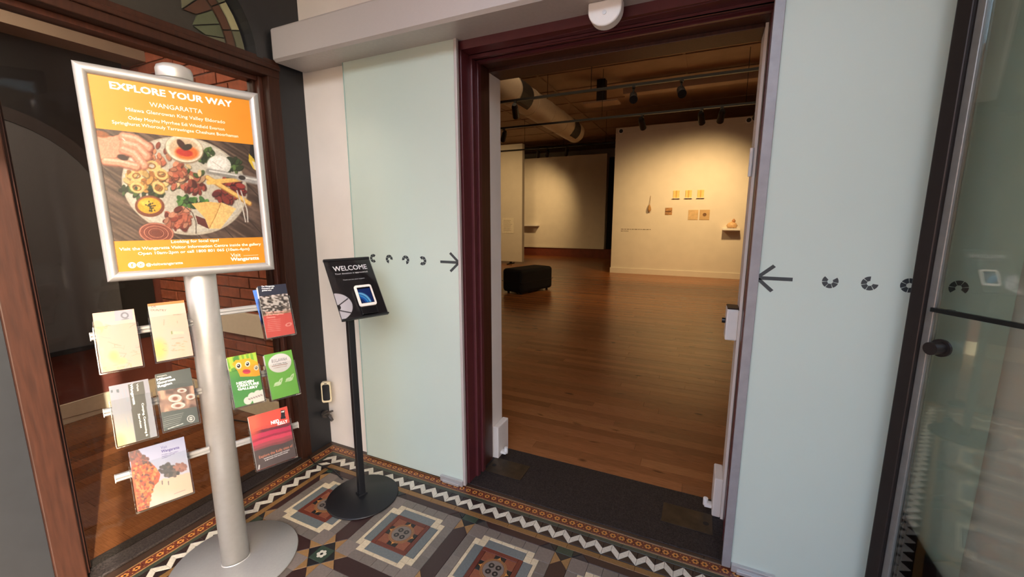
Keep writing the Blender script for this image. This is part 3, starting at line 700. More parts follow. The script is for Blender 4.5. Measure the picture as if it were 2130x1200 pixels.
for k in range(8):
    a0, a1 = PI*k/8, PI*(k+1)/8; mid = (a0+a1)/2
    pane([PP(.75, a0), PP(.75, mid), PP(.52, mid), PP(.40, a0)], FP[k % 2]); pane([PP(.75, mid), PP(.75, a1), PP(.40, a1), PP(.52, mid)], FP[2] if k % 3 == 1 else FP[1-k % 2])
    pane([PP(.39, a0), PP(.50, mid), PP(.39, a1), PP(.12, mid)], FP[2])

# ------------------------------------------------------------------ the room behind the window
BRK = mat('red_brick', (134, 66, 40), .8, noise=.2, scale=25, spread=.14, bump=.3); MORT = mat('mortar', (112, 62, 42), .9, noise=.15, scale=40)
bw = struct('wall_side_room', MB().box((-2.0, .072, 0), (-.15, .3, 2.95)), MORT, 'red brick wall of the room behind the window')
bmesh_full = MB().box((0, -.012, 0), (.230, 0, .072)).mesh('brick', BRK, .003, 1); bmesh_half = MB().box((0, -.012, 0), (.110, 0, .072)).mesh('brick', BRK, .003, 1)
for r in range(33):
    x = -2.0+(.12 if r % 2 else 0)
    if r % 2: add('brick', bmesh_half, bw, (-2.0+.004, .072, .155+r*.084))
    while x+.23 < -.15:
        add('brick', bmesh_full, bw, (x+.005, .072+random.uniform(-.003, .002), .155+r*.084)); x += .24
sr = struct('wall_side_room_end', MB().box((-2.2, -2.25, 0), (-2.0, .3, 2.95)), mat('dark_red_paint', (96, 42, 30), .6, noise=.12, scale=10), 'dark red end wall of the room behind the window')
struct('baseboard_side_room', MB().box((-2.0, -2.2, 0), (-1.975, .06, .15)).box((-1.975, .035, 0), (-.15, .06, .15)), mat('side_skirting', (196, 176, 152), .6, noise=.05), 'pale baseboard of the room behind the window', bevel=.004)
struct('ceiling_side_room', MB().box((-2.2, -2.25, 2.95), (-.15, .3, 3.05)), WHITE, 'ceiling of the room behind the window')
struct('beam_side_room', MB().box((-2.0, -2.2, 2.68), (-1.75, .06, 2.95)), mat('taupe_paint', (150, 128, 108), .7, noise=.06, scale=6), 'taupe bulkhead across the room behind the window')
struct('wall_side_room_front', MB().box((-2.2, -2.6, 0), (0, -2.25, 3.0)), BLACKW, 'near wall of the room behind the window')
# dark recess with arched grey blind
struct('wall_side_room_panel', MB().box((-2.0, -2.2, .52), (-1.97, .0, 2.68)), mat('black_panel', (24, 22, 22), .5, noise=.1), 'black panelled recess in the room behind the window')
bl = thing('arched_blind', 'dark grey arched blind in the black recess behind the window', 'blind', (-1.968, -.85, .56))
aa = [(.62*math.cos(a), 1.0+.60*math.sin(a)) for a in np.linspace(0, PI, 21)]
obj('fabric', MB().prism([(-.62, 0), (.62, 0)]+aa, 0, .012, 'x'), mat('blind_fabric', (74, 70, 70), .85, noise=.12, scale=150), bl)
rim = MB()
for i in range(20):
    f = lambda r, a: (r*.62*math.cos(a), 1.0+r*.60*math.sin(a)); a0, a1 = PI*i/20, PI*(i+1)/20
    rim.prism([f(1.0, a0), f(1.14, a0), f(1.14, a1), f(1.0, a1)], 0, .02, 'x')
obj('arch_rim', rim, mat('rim_dark', (44, 36, 34), .6), bl); obj('bottom_bar', box((0, -.62, -.03), (.03, .62, 0)), BLACKM, bl)
t = thing('white_wall_board', 'pale board with a narrow cover strip on the brick wall', 'board', (-1.25, .06, .635)); obj('board', box((0, -.028, 0), (.72, 0, .17)), mat('pale_board', (206, 184, 162), .55, noise=.03), t, .003); obj('cover_strip', box((.69, -.02, -.09), (.735, 0, 0)), mat('pale_board', (0, 0, 0)), t, .002)
t = thing('wall_socket', 'white double socket on the pale baseboard behind the leaflet stand', 'socket', (-1.12, .035, .06)); obj('plate', box((0, -.008, 0), (.12, 0, .075)), WPLAST, t, .003); obj('plug', box((.015, -.045, .015), (.05, -.008, .06)), BLACKM, t, .006)
t = obj('floor_cable', MB().tube([(-1.08, -.005, .09), (-1.06, -.06, .02), (-.95, -.10, .006), (-.7, -.06, .006), (-.5, -.12, .006), (-.3, -.05, .006)], .005), BLACKM); tag(t, 'thin black cable trailing from the socket over the timber floor', 'cable')
sf = struct('floor_side_room', MB().box((-2.0, -2.25, -.1), (-.15, .07, -.016)), sub, 'timber board floor of the room behind the window')
planks(sf, -2.25, .06, -2.0, -.15, .0925, [(108, 64, 38), (114, 68, 40), (100, 58, 33)], along='y', lens=(1.0, 2.2))

# ------------------------------------------------------------------ open glass entrance door at the right
th = R(33.8); tx, ty = -math.sin(th), math.cos(th)
TIP = (2.862, -.078); LEAF = .98
dd = thing('door_3', 'open glass entrance door with dark bronze edge and knob at the right', 'door', (TIP[0]-tx*LEAF, TIP[1]-ty*LEAF, 0), (0, 0, math.atan2(ty, tx))); dd['kind'] = 'structure'
# local x runs from the hinge to the free edge
obj('stile', box((LEAF-.045, -.024, .012), (LEAF, .024, 2.75)), DARKMETAL, dd, .004)
obj('edge_seal', box((LEAF-.068, -.012, .09), (LEAF-.045, .012, 2.66)), mat('grey_seal', (134, 134, 130), .3, .5), dd, .003)
obj('hinge_stile', box((0, -.022, .012), (.05, .022, 2.75)), DARKMETAL, dd, .004)
obj('bottom_rail', box((.05, -.022, .012), (LEAF-.045, .022, .09)), DARKMETAL, dd, .003); obj('top_rail', box((.05, -.022, 2.66), (LEAF-.045, .022, 2.75)), DARKMETAL, dd, .003)
obj('glass_pane', box((.05, -.004, .09), (LEAF-.068, .004, 2.66)), DOORGLASS, dd)
obj('push_bar', MB().box((.06, .024, 1.212), (LEAF-.075, .040, 1.226)).box((.08, .004, 1.214), (.10, .026, 1.224)).box((LEAF-.12, .004, 1.214), (LEAF-.10, .026, 1.224)), mat('bar_dark', (44, 46, 44), .2, .5), dd, .002)
k_ = MB(); k_.cyl((LEAF-.10, .004, 1.10), (LEAF-.10, .050, 1.10), .020); k_.cyl((LEAF-.10, .004, 1.10), (LEAF-.10, .012, 1.10), .028); obj('knob', k_, DARKMETAL, dd, .0)
# small rack with teal leaflets low behind the door
t = thing('leaflet_rack', 'low dark metal rack behind the glass door', 'rack', (3.17, -.22, 0)); obj('foot', box((-.12, -.09, 0), (.12, .09, .012)), BLACKM, t, .003); obj('rail', MB().tube([(-.10, .05, .012), (-.10, .05, .16), (.10, .05, .16), (.10, .05, .012)], .010), BLACKM, t); obj('tray', MB().box((-.1, -.06, .10), (.1, .05, .106)).box((-.1, -.066, .10), (.1, -.06, .13)), BLACKM, t, .001)
t = thing('teal_leaflets', 'stack of teal leaflets in the low rack behind the glass door', 'leaflets', (3.17, -.045, .107), (R(12), 0, 0)); t.location = (3.17, -.02-.04, .107); obj('cover', box((-.05, -.02, 0), (.05, -.018, .15)), mat('teal_paper', (96, 156, 160), .5), t); obj('pages', box((-.05, -.018, 0), (.05, .0, .149)), PAPER, t)

# ------------------------------------------------------------------ welcome stand with donation terminal
WPX, WPY = .600, -.335; WPSI = R(67.3)
ws = thing('welcome_stand', 'black floor stand with tilted WELCOME sign and round black base', 'sign stand', (WPX, WPY, 0), (0, 0, WPSI))
obj('base', MB().lathe([(.001, 0), (.185, 0), (.187, .002), (.187, .006), (.184, .009), (.001, .009)], 56, (.0, -.018, .0008)), BLACKM, ws)
obj('pole', MB().box((-.017, -.017, .009), (.017, .017, 1.10)), BLACKM, ws, .003); obj('collar', MB().box((-.024, -.024, .009), (.024, .024, .018)), BLACKM, ws, .002)
SW, SH, ST = .236, .342, R(36.3)
sg = add('sign_holder', MB().box((-SW/2, 0, 0), (SW/2, .004, SH)).box((-SW/2, -.006, SH-.012), (SW/2, .008, SH)).box((-SW/2, -.012, -.004), (SW/2, .006, .004)).mesh('sign_holder', BLACKM, .001, 1), ws, (.035, -.018-math.sin(ST)*SH/2, 1.158-math.cos(ST)*SH/2), (-ST, 0, 0))
S_Q = [(674, 544), (767, 536), (808, 653), (713, 668)]
cv = Canvas(110, 160, S_Q, (640, 520), 6.665, (34, 29, 32))
cv.ell(395, 810, 236, 200, (232, 222, 228), soft=.02, mask=(cv.u > .004).astype(float)*(cv.v > .01)); cv.ell(430, 815, 42, 40, (34, 29, 32), soft=.05)
for q in ([(430, 790), (560, 685)], [(440, 850), (650, 895)], ): cv.line(q, 11, (40, 34, 38))
cv.build('sign_print', SW-.002, SH-.018, sg, -.0006, .005)
for a in (('WELCOME', .148, .793, .732, .028, .012), ('Your donation is appreciated', .154, .733, .704, .0085, 0), ('Thank you for your support.', .276, .627, .474, .0055, 0)):
    lt = MB(); text(lt, a[0], -SW/2+a[1]*SW, a[2]*SH, a[3]*SW, a[4], -.0010, bold=a[5]); obj('lettering', lt, mat('white_ink', (236, 230, 232), .5), sg)
obj('clear_cover', box((-SW/2, -.0030, .004), (SW/2, -.0016, SH-.012)), ACRYL, sg)
sc_c = math.cos(ST); Rw = Matrix.Translation((WPX, WPY, 0)) @ Matrix.Rotation(WPSI, 4, 'Z') @ Matrix.Translation((.035, -.018-math.sin(ST)*SH/2, 1.158-sc_c*SH/2)) @ Matrix.Rotation(-ST, 4, 'X')
tloc = Rw @ Vector((-SW/2+.60*SW, -.0032, .145*SH))
tm = thing('card_terminal', 'white framed donation card terminal with blue screen on the WELCOME sign', 'card terminal', tloc, (-ST, 0, WPSI))
TW, TH_ = .0885, .118
b = MB(); rr = .012
rc = [(sx*(TW/2-rr)+rr*math.cos(a), TH_/2+sz*(TH_/2-rr)+rr*math.sin(a)) for sx, sz, a0 in ((1, 1, 0), (-1, 1, 90), (-1, -1, 180), (1, -1, 270)) for a in np.linspace(R(a0), R(a0+90), 6)]
b.prism(rc[::-1], -.022, -.012, 'y'); obj('bezel', b, mat('terminal_white', (238, 226, 216), .35), tm, .002)
obj('body', MB().box((-TW*.45, -.012, -.04), (TW*.47, 0, TH_*.97)), BLACKG, tm, .003)
cv = Canvas(70, 80, [(640, 565), (850, 540), (930, 745), (735, 780)], (0, 0), 1, (16, 18, 26))
a = cv.polymask([(650, 590), (850, 560), (922, 740), (745, 772)]); cv.fill(a, (30, 52, 108))
cv.fill(a*np.clip((cv.X-660)/300, 0, 1)*.5, (20, 36, 84)); 
for r_, c_ in ((205, (120, 196, 240)), (172, (60, 150, 220)), (150, (30, 90, 170))): cv.ring(690, 850, r_, r_, .085, c_)
cv.fill(1-a, (14, 14, 20)); cv.build('screen', TW*.76, TH_*.76, tm, -.0224, TH_*.12, mt=SCREEN)
t = obj('stand_cable', MB().tube([(.02, -.20, .006), (.12, -.24, .006), (.28, -.24, .005), (.36, -.27, .006), (.405, -.285, .006)], .004), BLACKM); tag(t, 'thin black cable on the tiles behind the welcome stand', 'cable')

# wall terminal and bracket on the black wall by the corner
t = thing('wall_handset', 'cream framed handset with dark screen low at the corner of the black wall', 'handset', (.035, -.035, .315), (0, 0, R(38)))
rr = .014; rc = [(sx*(.03-rr)+rr*math.cos(a), .07+sz*(.07-rr)+rr*math.sin(a)) for sx, sz, a0 in ((1, 1, 0), (-1, 1, 90), (-1, -1, 180), (1, -1, 270)) for a in np.linspace(R(a0), R(a0+90), 6)]
obj('case', MB().prism(rc[::-1], -.028, 0, 'y'), mat('cream_plastic', (214, 200, 168), .4), t, .004)
obj('wall_mount', MB().cyl((0, -.001, .08), (0, .035, .08), .014), BLACKM, t)
obj('screen', MB().prism([(x*.74, .07+(z-.07)*.78) for x, z in rc[::-1]], -.0295, -.0275, 'y'), BLACKG, t); obj('button', box((-.008, -.030, .128), (.008, -.028, .133)), BLACKM, t)
t = thing('wall_tap', 'small dark metal bracket tap below the cream handset', 'tap', (.012, -.045, .225), (0, 0, R(-12))); b = MB(); b.cyl((0, 0, 0), (.012, 0, 0), .026); b.cyl((.01, 0, 0), (.06, 0, 0), .012, n=14); b.cyl((.05, 0, 0), (.085, 0, -.022), .013, .010, 14); obj('body', b, mat('dull_metal', (92, 86, 82), .4, .7, noise=.2, scale=40), t); obj('lever', MB().box((.03, -.035, .014), (.045, .035, .022)).cyl((.038, 0, .008), (.038, 0, .02), .007, n=10), mat('dull_metal', (0, 0, 0)), t, .002)

# ------------------------------------------------------------------ the brochure stand
SPX, SPY, SPSI = .43, -.91, R(68.7)
st = thing('brochure_stand', 'silver poster stand with clear brochure pockets on a round grey base', 'display stand', (SPX, SPY, 0), (0, 0, SPSI))
obj('base', MB().lathe([(.001, 0), (.243, 0), (.247, .004), (.244, .009), (.06, .012), (.001, .012)], 64, (0, 0, .0008)), SILVERB, st)
b = MB(); n = 40
prof = [(.052*math.cos(2*PI*i/n), .036*math.sin(2*PI*i/n)) for i in range(n)]; b.prism(prof, .012, 2.006, 'z', smooth=True); obj('pole', b, SILVER, st)
obj('pole_foot', MB().lathe([(.055, .012), (.0545, .015), (.052, .016)], 40, sx=1, sy=.72), SILVER, st)
obj('pole_cap', MB().lathe([(.0535, 0), (.055, .004), (.055, .028), (.050, .040), (.034, .048), (.001, .050)], 40, (0, 0, 2.000), sx=1, sy=.72), SILVER, st)
b = MB()
for sx in (-1, 1): b.box((sx*.0505-.001, -.004, .02), (sx*.0505+.001, .004, 1.94))
obj('pole_groove', b, mat('groove_grey', (120, 118, 116), .5, .4), st)
# poster frame
PW, PH, PZ, PY, RW = .510, .700, 1.638, -.055, .032
pf = obj('poster_frame', MB().box((-PW/2+.004, 0, -PH/2+.004), (PW/2-.004, .014, PH/2-.004)), SILVER, st, loc=(-.006, PY, PZ))
def rail(L, rotk):
    b = MB(); prof = [(0, .012), (.0, -.004), (.004, -.012), (.012, -.0165), (.021, -.0165), (.028, -.010), (RW, -.002), (RW, .004)]
    vs = [(-L/2+a, d_, a) for a, d_ in prof]+[(L/2-a, d_, a) for a, d_ in prof]; n = len(prof)
    b.add(vs, [(i, i+1, n+i+1, n+i) for i in range(n-1)], 0, True); return b
for L, k, off in ((PW, 0, PH/2), (PH, 1, PW/2), (PW, 2, PH/2), (PH, 3, PW/2)):
    b = rail(L, k); M_ = Matrix.Rotation(-k*PI/2, 4, 'Y')
    b.v = [tuple(M_ @ Vector((x, y, z-off))) for x, y, z in b.v]; obj('frame_rail', b, SILVER, pf)
P_Q = [(187, 155), (519, 212), (546, 546), (248, 567)]
IW, IH = PW-2*RW+.004, PH-2*RW+.004
po = obj('poster', box((-IW/2, -.0010, -IH/2), (IW/2, 0, IH/2)), mat('orange_poster', (200, 128, 2), .45, noise=.02), st, loc=(-.006, PY-.0005, PZ))
V0, V1 = .167, .738
Hp = homog(P_Q)
def pq(u, v): r = Hp @ np.array([u, v, 1.]); return (r[0]/r[2], r[1]/r[2])
cv = Canvas(330, 250, [pq(0, V1), pq(1, V1), pq(1, V0), pq(0, V0)], (190, 240), 3.53, (92, 72, 60))
def food_photo(cv):
    gr = cv.noise(60, 3, (.35, 5), .55); cv.fill(np.ones_like(gr), np.stack([92+50*(gr-.5)*1.4, 72+44*(gr-.5)*1.4, 62+40*(gr-.5)*1.4], -1))
    for k in range(8):                                                # table boards
        x = -200+k*230; cv.line([(x, 60), (x+860, 1000)], 4, (46, 36, 32))
    cv.ell(685, 525, 452, 352, (196, 186, 168), .22, .02); cv.ell(685, 520, 436, 336, (214, 208, 194), .22, .02); cv.ell(688, 528, 400, 300, (196, 190, 176), .22, .3)
    r = np.random.default_rng(11)
    def blobs(cx, cy, rx, ry, n, cols, s0, s1, sh=.35):
        for _ in range(n):
            a = r.uniform(0, 6.28); q = math.sqrt(r.random()); x, y = cx+rx*q*math.cos(a), cy+ry*q*math.sin(a); s = r.uniform(s0, s1); ro = r.uniform(0, 3); c = np.array(cols[r.integers(len(cols))])*r.uniform(.85, 1.1)
            cv.ell(x+s*.12, y+s*.18, s, s*.6, c*sh, ro, .5); cv.ell(x, y, s, s*.55, c, ro, .25)
    blobs(390, 560, 170, 60, 40, [(40, 62, 34), (62, 92, 44), (34, 46, 28)], 14, 34)           # greens under the snacks
    blobs(500, 300, 110, 70, 26, [(178, 96, 70), (150, 70, 52), (206, 130, 96)], 18, 40, .5)   # cured meat
    blobs(430, 480, 170, 90, 60, [(226, 184, 110), (206, 150, 76), (236, 206, 140), (160, 104, 52)], 14, 36, .5)
    for x, y in ((340, 450), (450, 380), (520, 440), (345, 540), (500, 540)): cv.ring(x, y, 42, 30, .35, (232, 198, 128), r.uniform(0, 2)); cv.ring(x+3, y+4, 26, 18, .25, (150, 98, 50), 0)
    blobs(840, 300, 60, 60, 30, [(52, 78, 40), (84, 116, 54), (38, 54, 30)], 12, 30); blobs(1030, 390, 60, 70, 26, [(52, 78, 40), (90, 120, 60), (42, 58, 34)], 12, 28)
    blobs(1000, 560, 110, 80, 46, [(118, 30, 32), (96, 22, 28), (150, 52, 46)], 16, 36)
    blobs(700, 470, 130, 100, 60, [(206, 164, 128), (178, 96, 74), (226, 196, 146), (120, 60, 44), (70, 96, 46)], 14, 34, .45)
    blobs(640, 420, 60, 60, 20, [(186, 96, 72), (206, 132, 100)], 16, 34, .5); blobs(770, 540, 60, 50, 20, [(150, 60, 50), (176, 84, 66), (96, 30, 30)], 14, 30, .5)
    blobs(740, 640, 110, 36, 34, [(52, 98, 44), (86, 136, 60), (40, 70, 34)], 14, 32)
    blobs(640, 760, 95, 80, 60, [(150, 66, 52), (186, 104, 80), (122, 46, 40), (206, 140, 112)], 14, 36, .6)
    cv.ell(688, 262, 140, 100, (150, 130, 110), .25, .1); cv.ell(688, 256, 134, 96, (238, 226, 204), .25, .05); cv.ell(690, 262, 112, 78, (216, 190, 158), .25, .15)
    cv.ell(705, 285, 84, 50, (232, 118, 50), .1, .3); cv.ell(690, 285, 60, 26, (196, 46, 36), .2, .3)
    cv.ell(668, 225, 44, 22, (70, 34, 26), .9, .3); cv.ell(710, 245, 36, 22, (50, 40, 28), -.3, .3)
    cv.ell(935, 375, 86, 70, (222, 220, 212), .1, .08); cv.ell(925, 362, 70, 50, (244, 242, 236), .1, .35); cv.line([(890, 350), (960, 400)], 4, (206, 200, 190))
    cv.ell(436, 674, 106, 78, (122, 62, 40), .05, .06); cv.ell(434, 664, 90, 62, (158, 92, 60), .05, .06); cv.ell(434, 670, 84, 58, (238, 174, 42), .05, .08); cv.ell(410, 650, 40, 22, (248, 200, 86), .05, .6)
    for _ in range(26):
        a, q = r.uniform(0, 6.28), r.random(); cv.ell(440+58*q*math.cos(a), 675+36*q*math.sin(a), 8, 5, (60, 62, 28), a, .4)
    cv.poly([(735, 655), (850, 640), (945, 650), (930, 770), (858, 835), (830, 760)], (232, 188, 112)); cv.poly([(945, 645), (1052, 690), (940, 835), (858, 835), (905, 740)], (240, 202, 132)); cv.line([(945, 650), (905, 745), (860, 830)], 4, (186, 138, 74))
    cv.poly([(762, 740), (830, 765), (858, 838), (775, 800)], (96, 36, 36))
    cv.line([(850, 465), (1150, 655)], 24, (176, 126, 60)); cv.line([(850, 462), (1148, 650)], 17, (238, 196, 112)); cv.line([(860, 500), (1085, 478)], 24, (236, 192, 104))
    cv.line([(860, 420), (1090, 462)], 28, (150, 146, 142)); cv.line([(870, 416), (1080, 452)], 9, (224, 222, 218)); cv.line([(1085, 465), (1240, 500)], 34, (176, 174, 172)); cv.line([(1095, 460), (1235, 490)], 8, (232, 230, 226)); cv.ell(1098, 466, 26, 16, (60, 52, 50), .2)
    for dx in (0, 28): cv.line([(1060+dx, 560), (1102+dx, 700), (1118+dx*.6, 785)], 6, (216, 210, 202))
    cv.line([(690, 680), (740, 720), (765, 790), (764, 870)], 5, (92, 78, 70))
    # glass at the bottom, bottle at right
    cv.ell(480, 868, 126, 74, (118, 56, 44), .1, .1); 
    for k in range(6): cv.ring(480, 868, 118-k*16, 68-k*9, .06, [(206, 132, 108), (150, 76, 60)][k % 2], .1)
    cv.poly([(1165, 200), (1260, 220), (1260, 430), (1185, 400), (1150, 320)], (30, 28, 30)); cv.poly([(1150, 290), (1185, 330), (1215, 425), (1180, 400), (1148, 345)], (228, 196, 60)); cv.poly([(1172, 345), (1205, 360), (1222, 425), (1190, 405)], (226, 220, 204))
    # hand reaching in from the upper left
    sk, sd = (224, 160, 132), (178, 108, 84)
    cv.poly([(60, 160), (180, 165), (260, 140), (330, 150), (345, 240), (300, 300), (200, 340), (120, 370), (60, 340)], sd); cv.poly([(60, 165), (180, 170), (262, 142), (325, 155), (335, 235), (250, 300), (150, 335), (60, 330)], sk)
    for p, w_ in (([(250, 165), (340, 185), (430, 245)], 40), ([(260, 215), (350, 240), (415, 310)], 42), ([(250, 260), (330, 290), (395, 375)], 40), ([(120, 345), (230, 355), (345, 385)], 36)):
        cv.line([(x+3, y+7) for x, y in p], w_+6, (150, 84, 64)); cv.line(p, w_, sk); cv.line([(x-2, y-8) for x, y in p], w_*.3, (242, 192, 168))
    cv.ell(245, 320, 40, 20, (60, 40, 34), .3, .4); cv.line([(245, 180), (262, 196)], 5, (232, 224, 214)); cv.ell(90, 150, 60, 24, (150, 84, 44), .2, .4)
    cv.mul(.93+.16*cv.noise(9, 5))
cv.gain = .56; food_photo(cv); cv.build('photo_print', IW, IH*(V1-V0), po, -.0014, -IH/2+IH*V0)
lt = MB()
def ptx(body, u0, u1, v, hv, bold=.0):
    lt = MB(); text(lt, body, -IW/2+u0*IW, -IH/2+v*IH, (u1-u0)*IW, hv*IH, -.0016, bold=bold); obj('lettering', lt, mat('poster_white_ink', (250, 246, 236), .5), po)
ptx('EXPLORE YOUR WAY', .113, .862, .943, .034, .03); ptx('WANGARATTA', .322, .650, .880, .024, .004); ptx('Milawa Glenrowan King Valley Eldorado', .180, .800, .842, .018, .003)
ptx('Oxley Moyhu Myrrhee Edi Whitfield Everton', .188, .790, .801, .017, .003); ptx('Springhurst Whorouly Tarrawingee Cheshunt Boorhaman', .095, .885, .770, .017, .003)
ptx('Looking for local tips?', .339, .66, .148, .016, .012); ptx('Visit the Wangaratta Visitor Information Centre inside the gallery', .027, .974, .116, .016, .012); ptx('Open 10am-2pm or call 1800 801 065 (10am-4pm)', .129, .88, .0885, .016, .012)
ptx('Visit', .734, .808, .052, .020, 0); ptx('Wangaratta', .732, .948, .026, .021, .03); ptx('@visitwangaratta', .166, .396, .026, .015, .01)
lt = MB(); lt.box((-IW/2+.83*IW, -.0018, -IH/2+.054*IH), (-IW/2+.945*IW, -.0016, -IH/2+.0555*IH))
obj('rule', lt, mat('poster_white_ink', (250, 246, 236), .5), po)
bd = MB()
for u in (.085, .135):
    bd.prism(ngon(-IW/2+u*IW, -IH/2+.035*IH, .0105, 20)[::-1], -.0016, -.0010, 'y', 0)
bx, bz = -IW/2+.085*IW, -IH/2+.035*IH; text(bd, 'f', bx-.0028, bz-.0062, .0056, .0115, -.0019, 1, .03)
bx = -IW/2+.135*IW
for a, b_ in (((-.0055, -.0055), (.0055, -.0042)), ((-.0055, .0042), (.0055, .0055)), ((-.0055, -.0055), (-.0042, .0055)), ((.0042, -.0055), (.0055, .0055))): bd.box((bx+a[0], -.0019, bz+a[1]), (bx+b_[0], -.0017, bz+b_[1]), 1)
bd.prism(ngon(bx, bz, .0026, 12)[::-1], -.0019, -.0017, 'y', 1)
obj('badge', bd, [mat('poster_white_ink', (0, 0, 0)), mat('orange_poster', (0, 0, 0))], po)
obj('poster_cover', box((-IW/2, -.0030, -IH/2), (IW/2, -.0022, IH/2)), FILM, po)

# cross bars
BARZ = dict(top=1.128, mid=.836, low=.572)
def bar(x0, x1, z):
    b = MB(); b.prism([(-.026, z-.013), (-.036, z-.013), (-.040, z-.009), (-.040, z-.003), (-.034, z), (-.040, z+.003), (-.040, z+.009), (-.036, z+.013), (-.026, z+.013)], x0, x1, 'x'); o = obj('cross_bar', b, SILVER, st)
    xe = x0 if abs(x0) > abs(x1) else x1
    obj('bar_cap', box((xe-.001, -.041, z-.0135), (xe+.001, -.026, z+.0135)), WPLAST, o)
bar(-.325, -.045, 1.104); bar(.045, .25, 1.130); bar(-.325, -.045, .826); bar(.045, .28, .838); bar(-.325, -.045, .572); bar(.045, .290, .558)
# pockets and brochures:  (s, z, w, h, quad, crop offset, crop scale, bg)
LEAN = R(19)
SM = Matrix.Translation((SPX, SPY, 0)) @ Matrix.Rotation(SPSI, 4, 'Z')
def pocket(s, z, w_, h, thick):
    """clear pocket, a part of the stand; returns the world place of the brochures' foot"""
    off = -.085; base = Vector((s, off-math.sin(LEAN)*h/2, z-math.cos(LEAN)*h/2))
    W2 = w_/2+.004; fh = h*.76
    p = obj('brochure_pocket', MB().box((-W2, thick+.002, -.004), (W2, thick+.004, h*.9)), ACRYL, st, loc=base, rot=(-LEAN, 0, 0))
    obj('pocket_front', box((-W2, -.0052, -.004), (W2, -.0036, fh)), ACRYL, p)
    for sx in (-1, 1): obj('pocket_side', box((sx*W2-.001, -.005, -.004), (sx*W2+.001, thick+.003, fh)), ACRYLE, p)
    obj('pocket_floor', box((-W2, -.005, -.006), (W2, thick+.004, -.0035)), ACRYLE, p)
    obj('bar_clip', MB().box((-.015, thick+.004, h*.5-.02), (.015, thick+.018, h*.5+.02)), ACRYLE, p)
    return SM @ base
def leaflets(name, label, s, z, w_, h, q, off, sc, bg, paint, thick=.016, nx=80, ny=140, cat='brochures', gain=.62):
    loc = pocket(s, z, w_, h, thick)
    t = thing(name, label, cat, loc, (-LEAN, 0, SPSI), 'brochures in the stand')
    obj('pages', box((-w_/2, .0005, 0), (w_/2, thick-.004, h-.003)), PAPER, t)
    cv = Canvas(nx, ny, q, off, sc, bg); cv.gain = gain; lt = [MB(), MB()]
    cols = paint(cv, lt, w_, h)
    c_ = obj('cover', box((-w_/2, -.0004, 0), (w_/2, .0004, h)), PAPER, t)
    cv.build('cover_print', w_, h, c_, -.0006)
    for L, c in zip(lt, cols or []):
        if L.v: obj('lettering', L, mat('ink_%d_%d_%d' % c, c, .5, noise=.01), c_)
    return t
def lettering(cv, mb, body, a, b, hpx, w_, h, bold=.0, shear=0.):
    """places a line between layout points a and b; hpx = cap height in layout units"""
    ua, ub = cv.uv(a), cv.uv(b); ut = cv.uv((a[0], a[1]-hpx))
    pa = np.array([(ua[0]-.5)*w_, ua[1]*h]); pb = np.array([(ub[0]-.5)*w_, ub[1]*h]); d = pb-pa
    text(mb, body, pa[0], pa[1], float(np.hypot(*d)), abs(ut[1]-ua[1])*h, -.0010, bold=bold, rot=math.atan2(d[1], d[0]), shear=shear)

def p_map(cv, lt, w_, h):
    cv.fill(cv.noise(150, 2)*.35, (250, 206, 150)); cv.fill(np.clip(cv.v*1.6-1.25, 0, .8), (248, 206, 158))
    r = np.random.default_rng(4)
    for k in range(22):
        x, y = r.uniform(60, 640), r.uniform(480, 1040); p = [(x, y)]
        for _ in range(4): x += r.uniform(-90, 110); y += r.uniform(-50, 50); p.append((x, y))
        cv.line(p, 3, [(206, 164, 140), (176, 160, 166), (222, 178, 96), (206, 146, 122)][k % 4], .85)
    cv.ell(380, 940, 80, 40, (222, 226, 150), 0, .9); cv.ell(300, 880, 60, 60, (246, 214, 130), 0, .9); cv.ell(110, 560, 70, 70, (244, 208, 150), 0, .2)
    cv.poly([(305, 385), (520, 360), (530, 460), (315, 490)], (172, 172, 184)); cv.ring(430, 425, 38, 26, .3, (118, 118, 128)); cv.line([(395, 470), (480, 455)], 4, (120, 118, 122))
leaflets('map_brochure_stack', 'stack of cream map leaflets in the far left pocket of the top row', -.258, 1.090, .104, .203, [(190, 657), (278, 645), (306, 762), (205, 780)], (180, 580), 5.4545, (240, 192, 178), p_map, .022, gain=.52)
def p_country(cv, lt, w_, h):
    cv.fill(cv.noise(160, 7)*.3, (252, 214, 168)); cv.fill((cv.v > .955).astype(float), (244, 138, 60))
    cv.ell(810, 830, 90, 110, (248, 214, 120), 0, 1.)
    for a, b in (((960, 415), (1060, 400)), ((850, 480), (852, 545)), ((1015, 480), (1018, 500)), ((960, 690), (1110, 660))): cv.line([a, b], 4, (150, 136, 120), .7)
    cv.poly([(945, 600), (960, 596), (968, 636), (952, 640)], (150, 168, 110)); cv.poly([(972, 604), (1105, 590), (1110, 622), (978, 636)], (226, 220, 196))
    r = np.random.default_rng(5)
    for k in range(16): x, y = r.uniform(850, 1150), r.uniform(700, 830); cv.line([(x, y), (x+r.uniform(15, 60), y-r.uniform(-4, 12))], 4, (196, 160, 120), .8)
    lettering(cv, lt[0], 'DE', (690, 362), (745, 352), 26, w_, h); lettering(cv, lt[0], 'OUNTRY', (680, 402), (872, 385), 24, w_, h)
    return [(70, 62, 56), (0, 0, 0)]
leaflets('country_brochure_stack', 'stack of pale leaflets with an orange top edge beside the pole', -.116, 1.098, .104, .211, [(297, 640), (378, 623), (409, 737), (326, 757)], (180, 580), 5.4545, (244, 206, 190), p_country, .022, gain=.54)
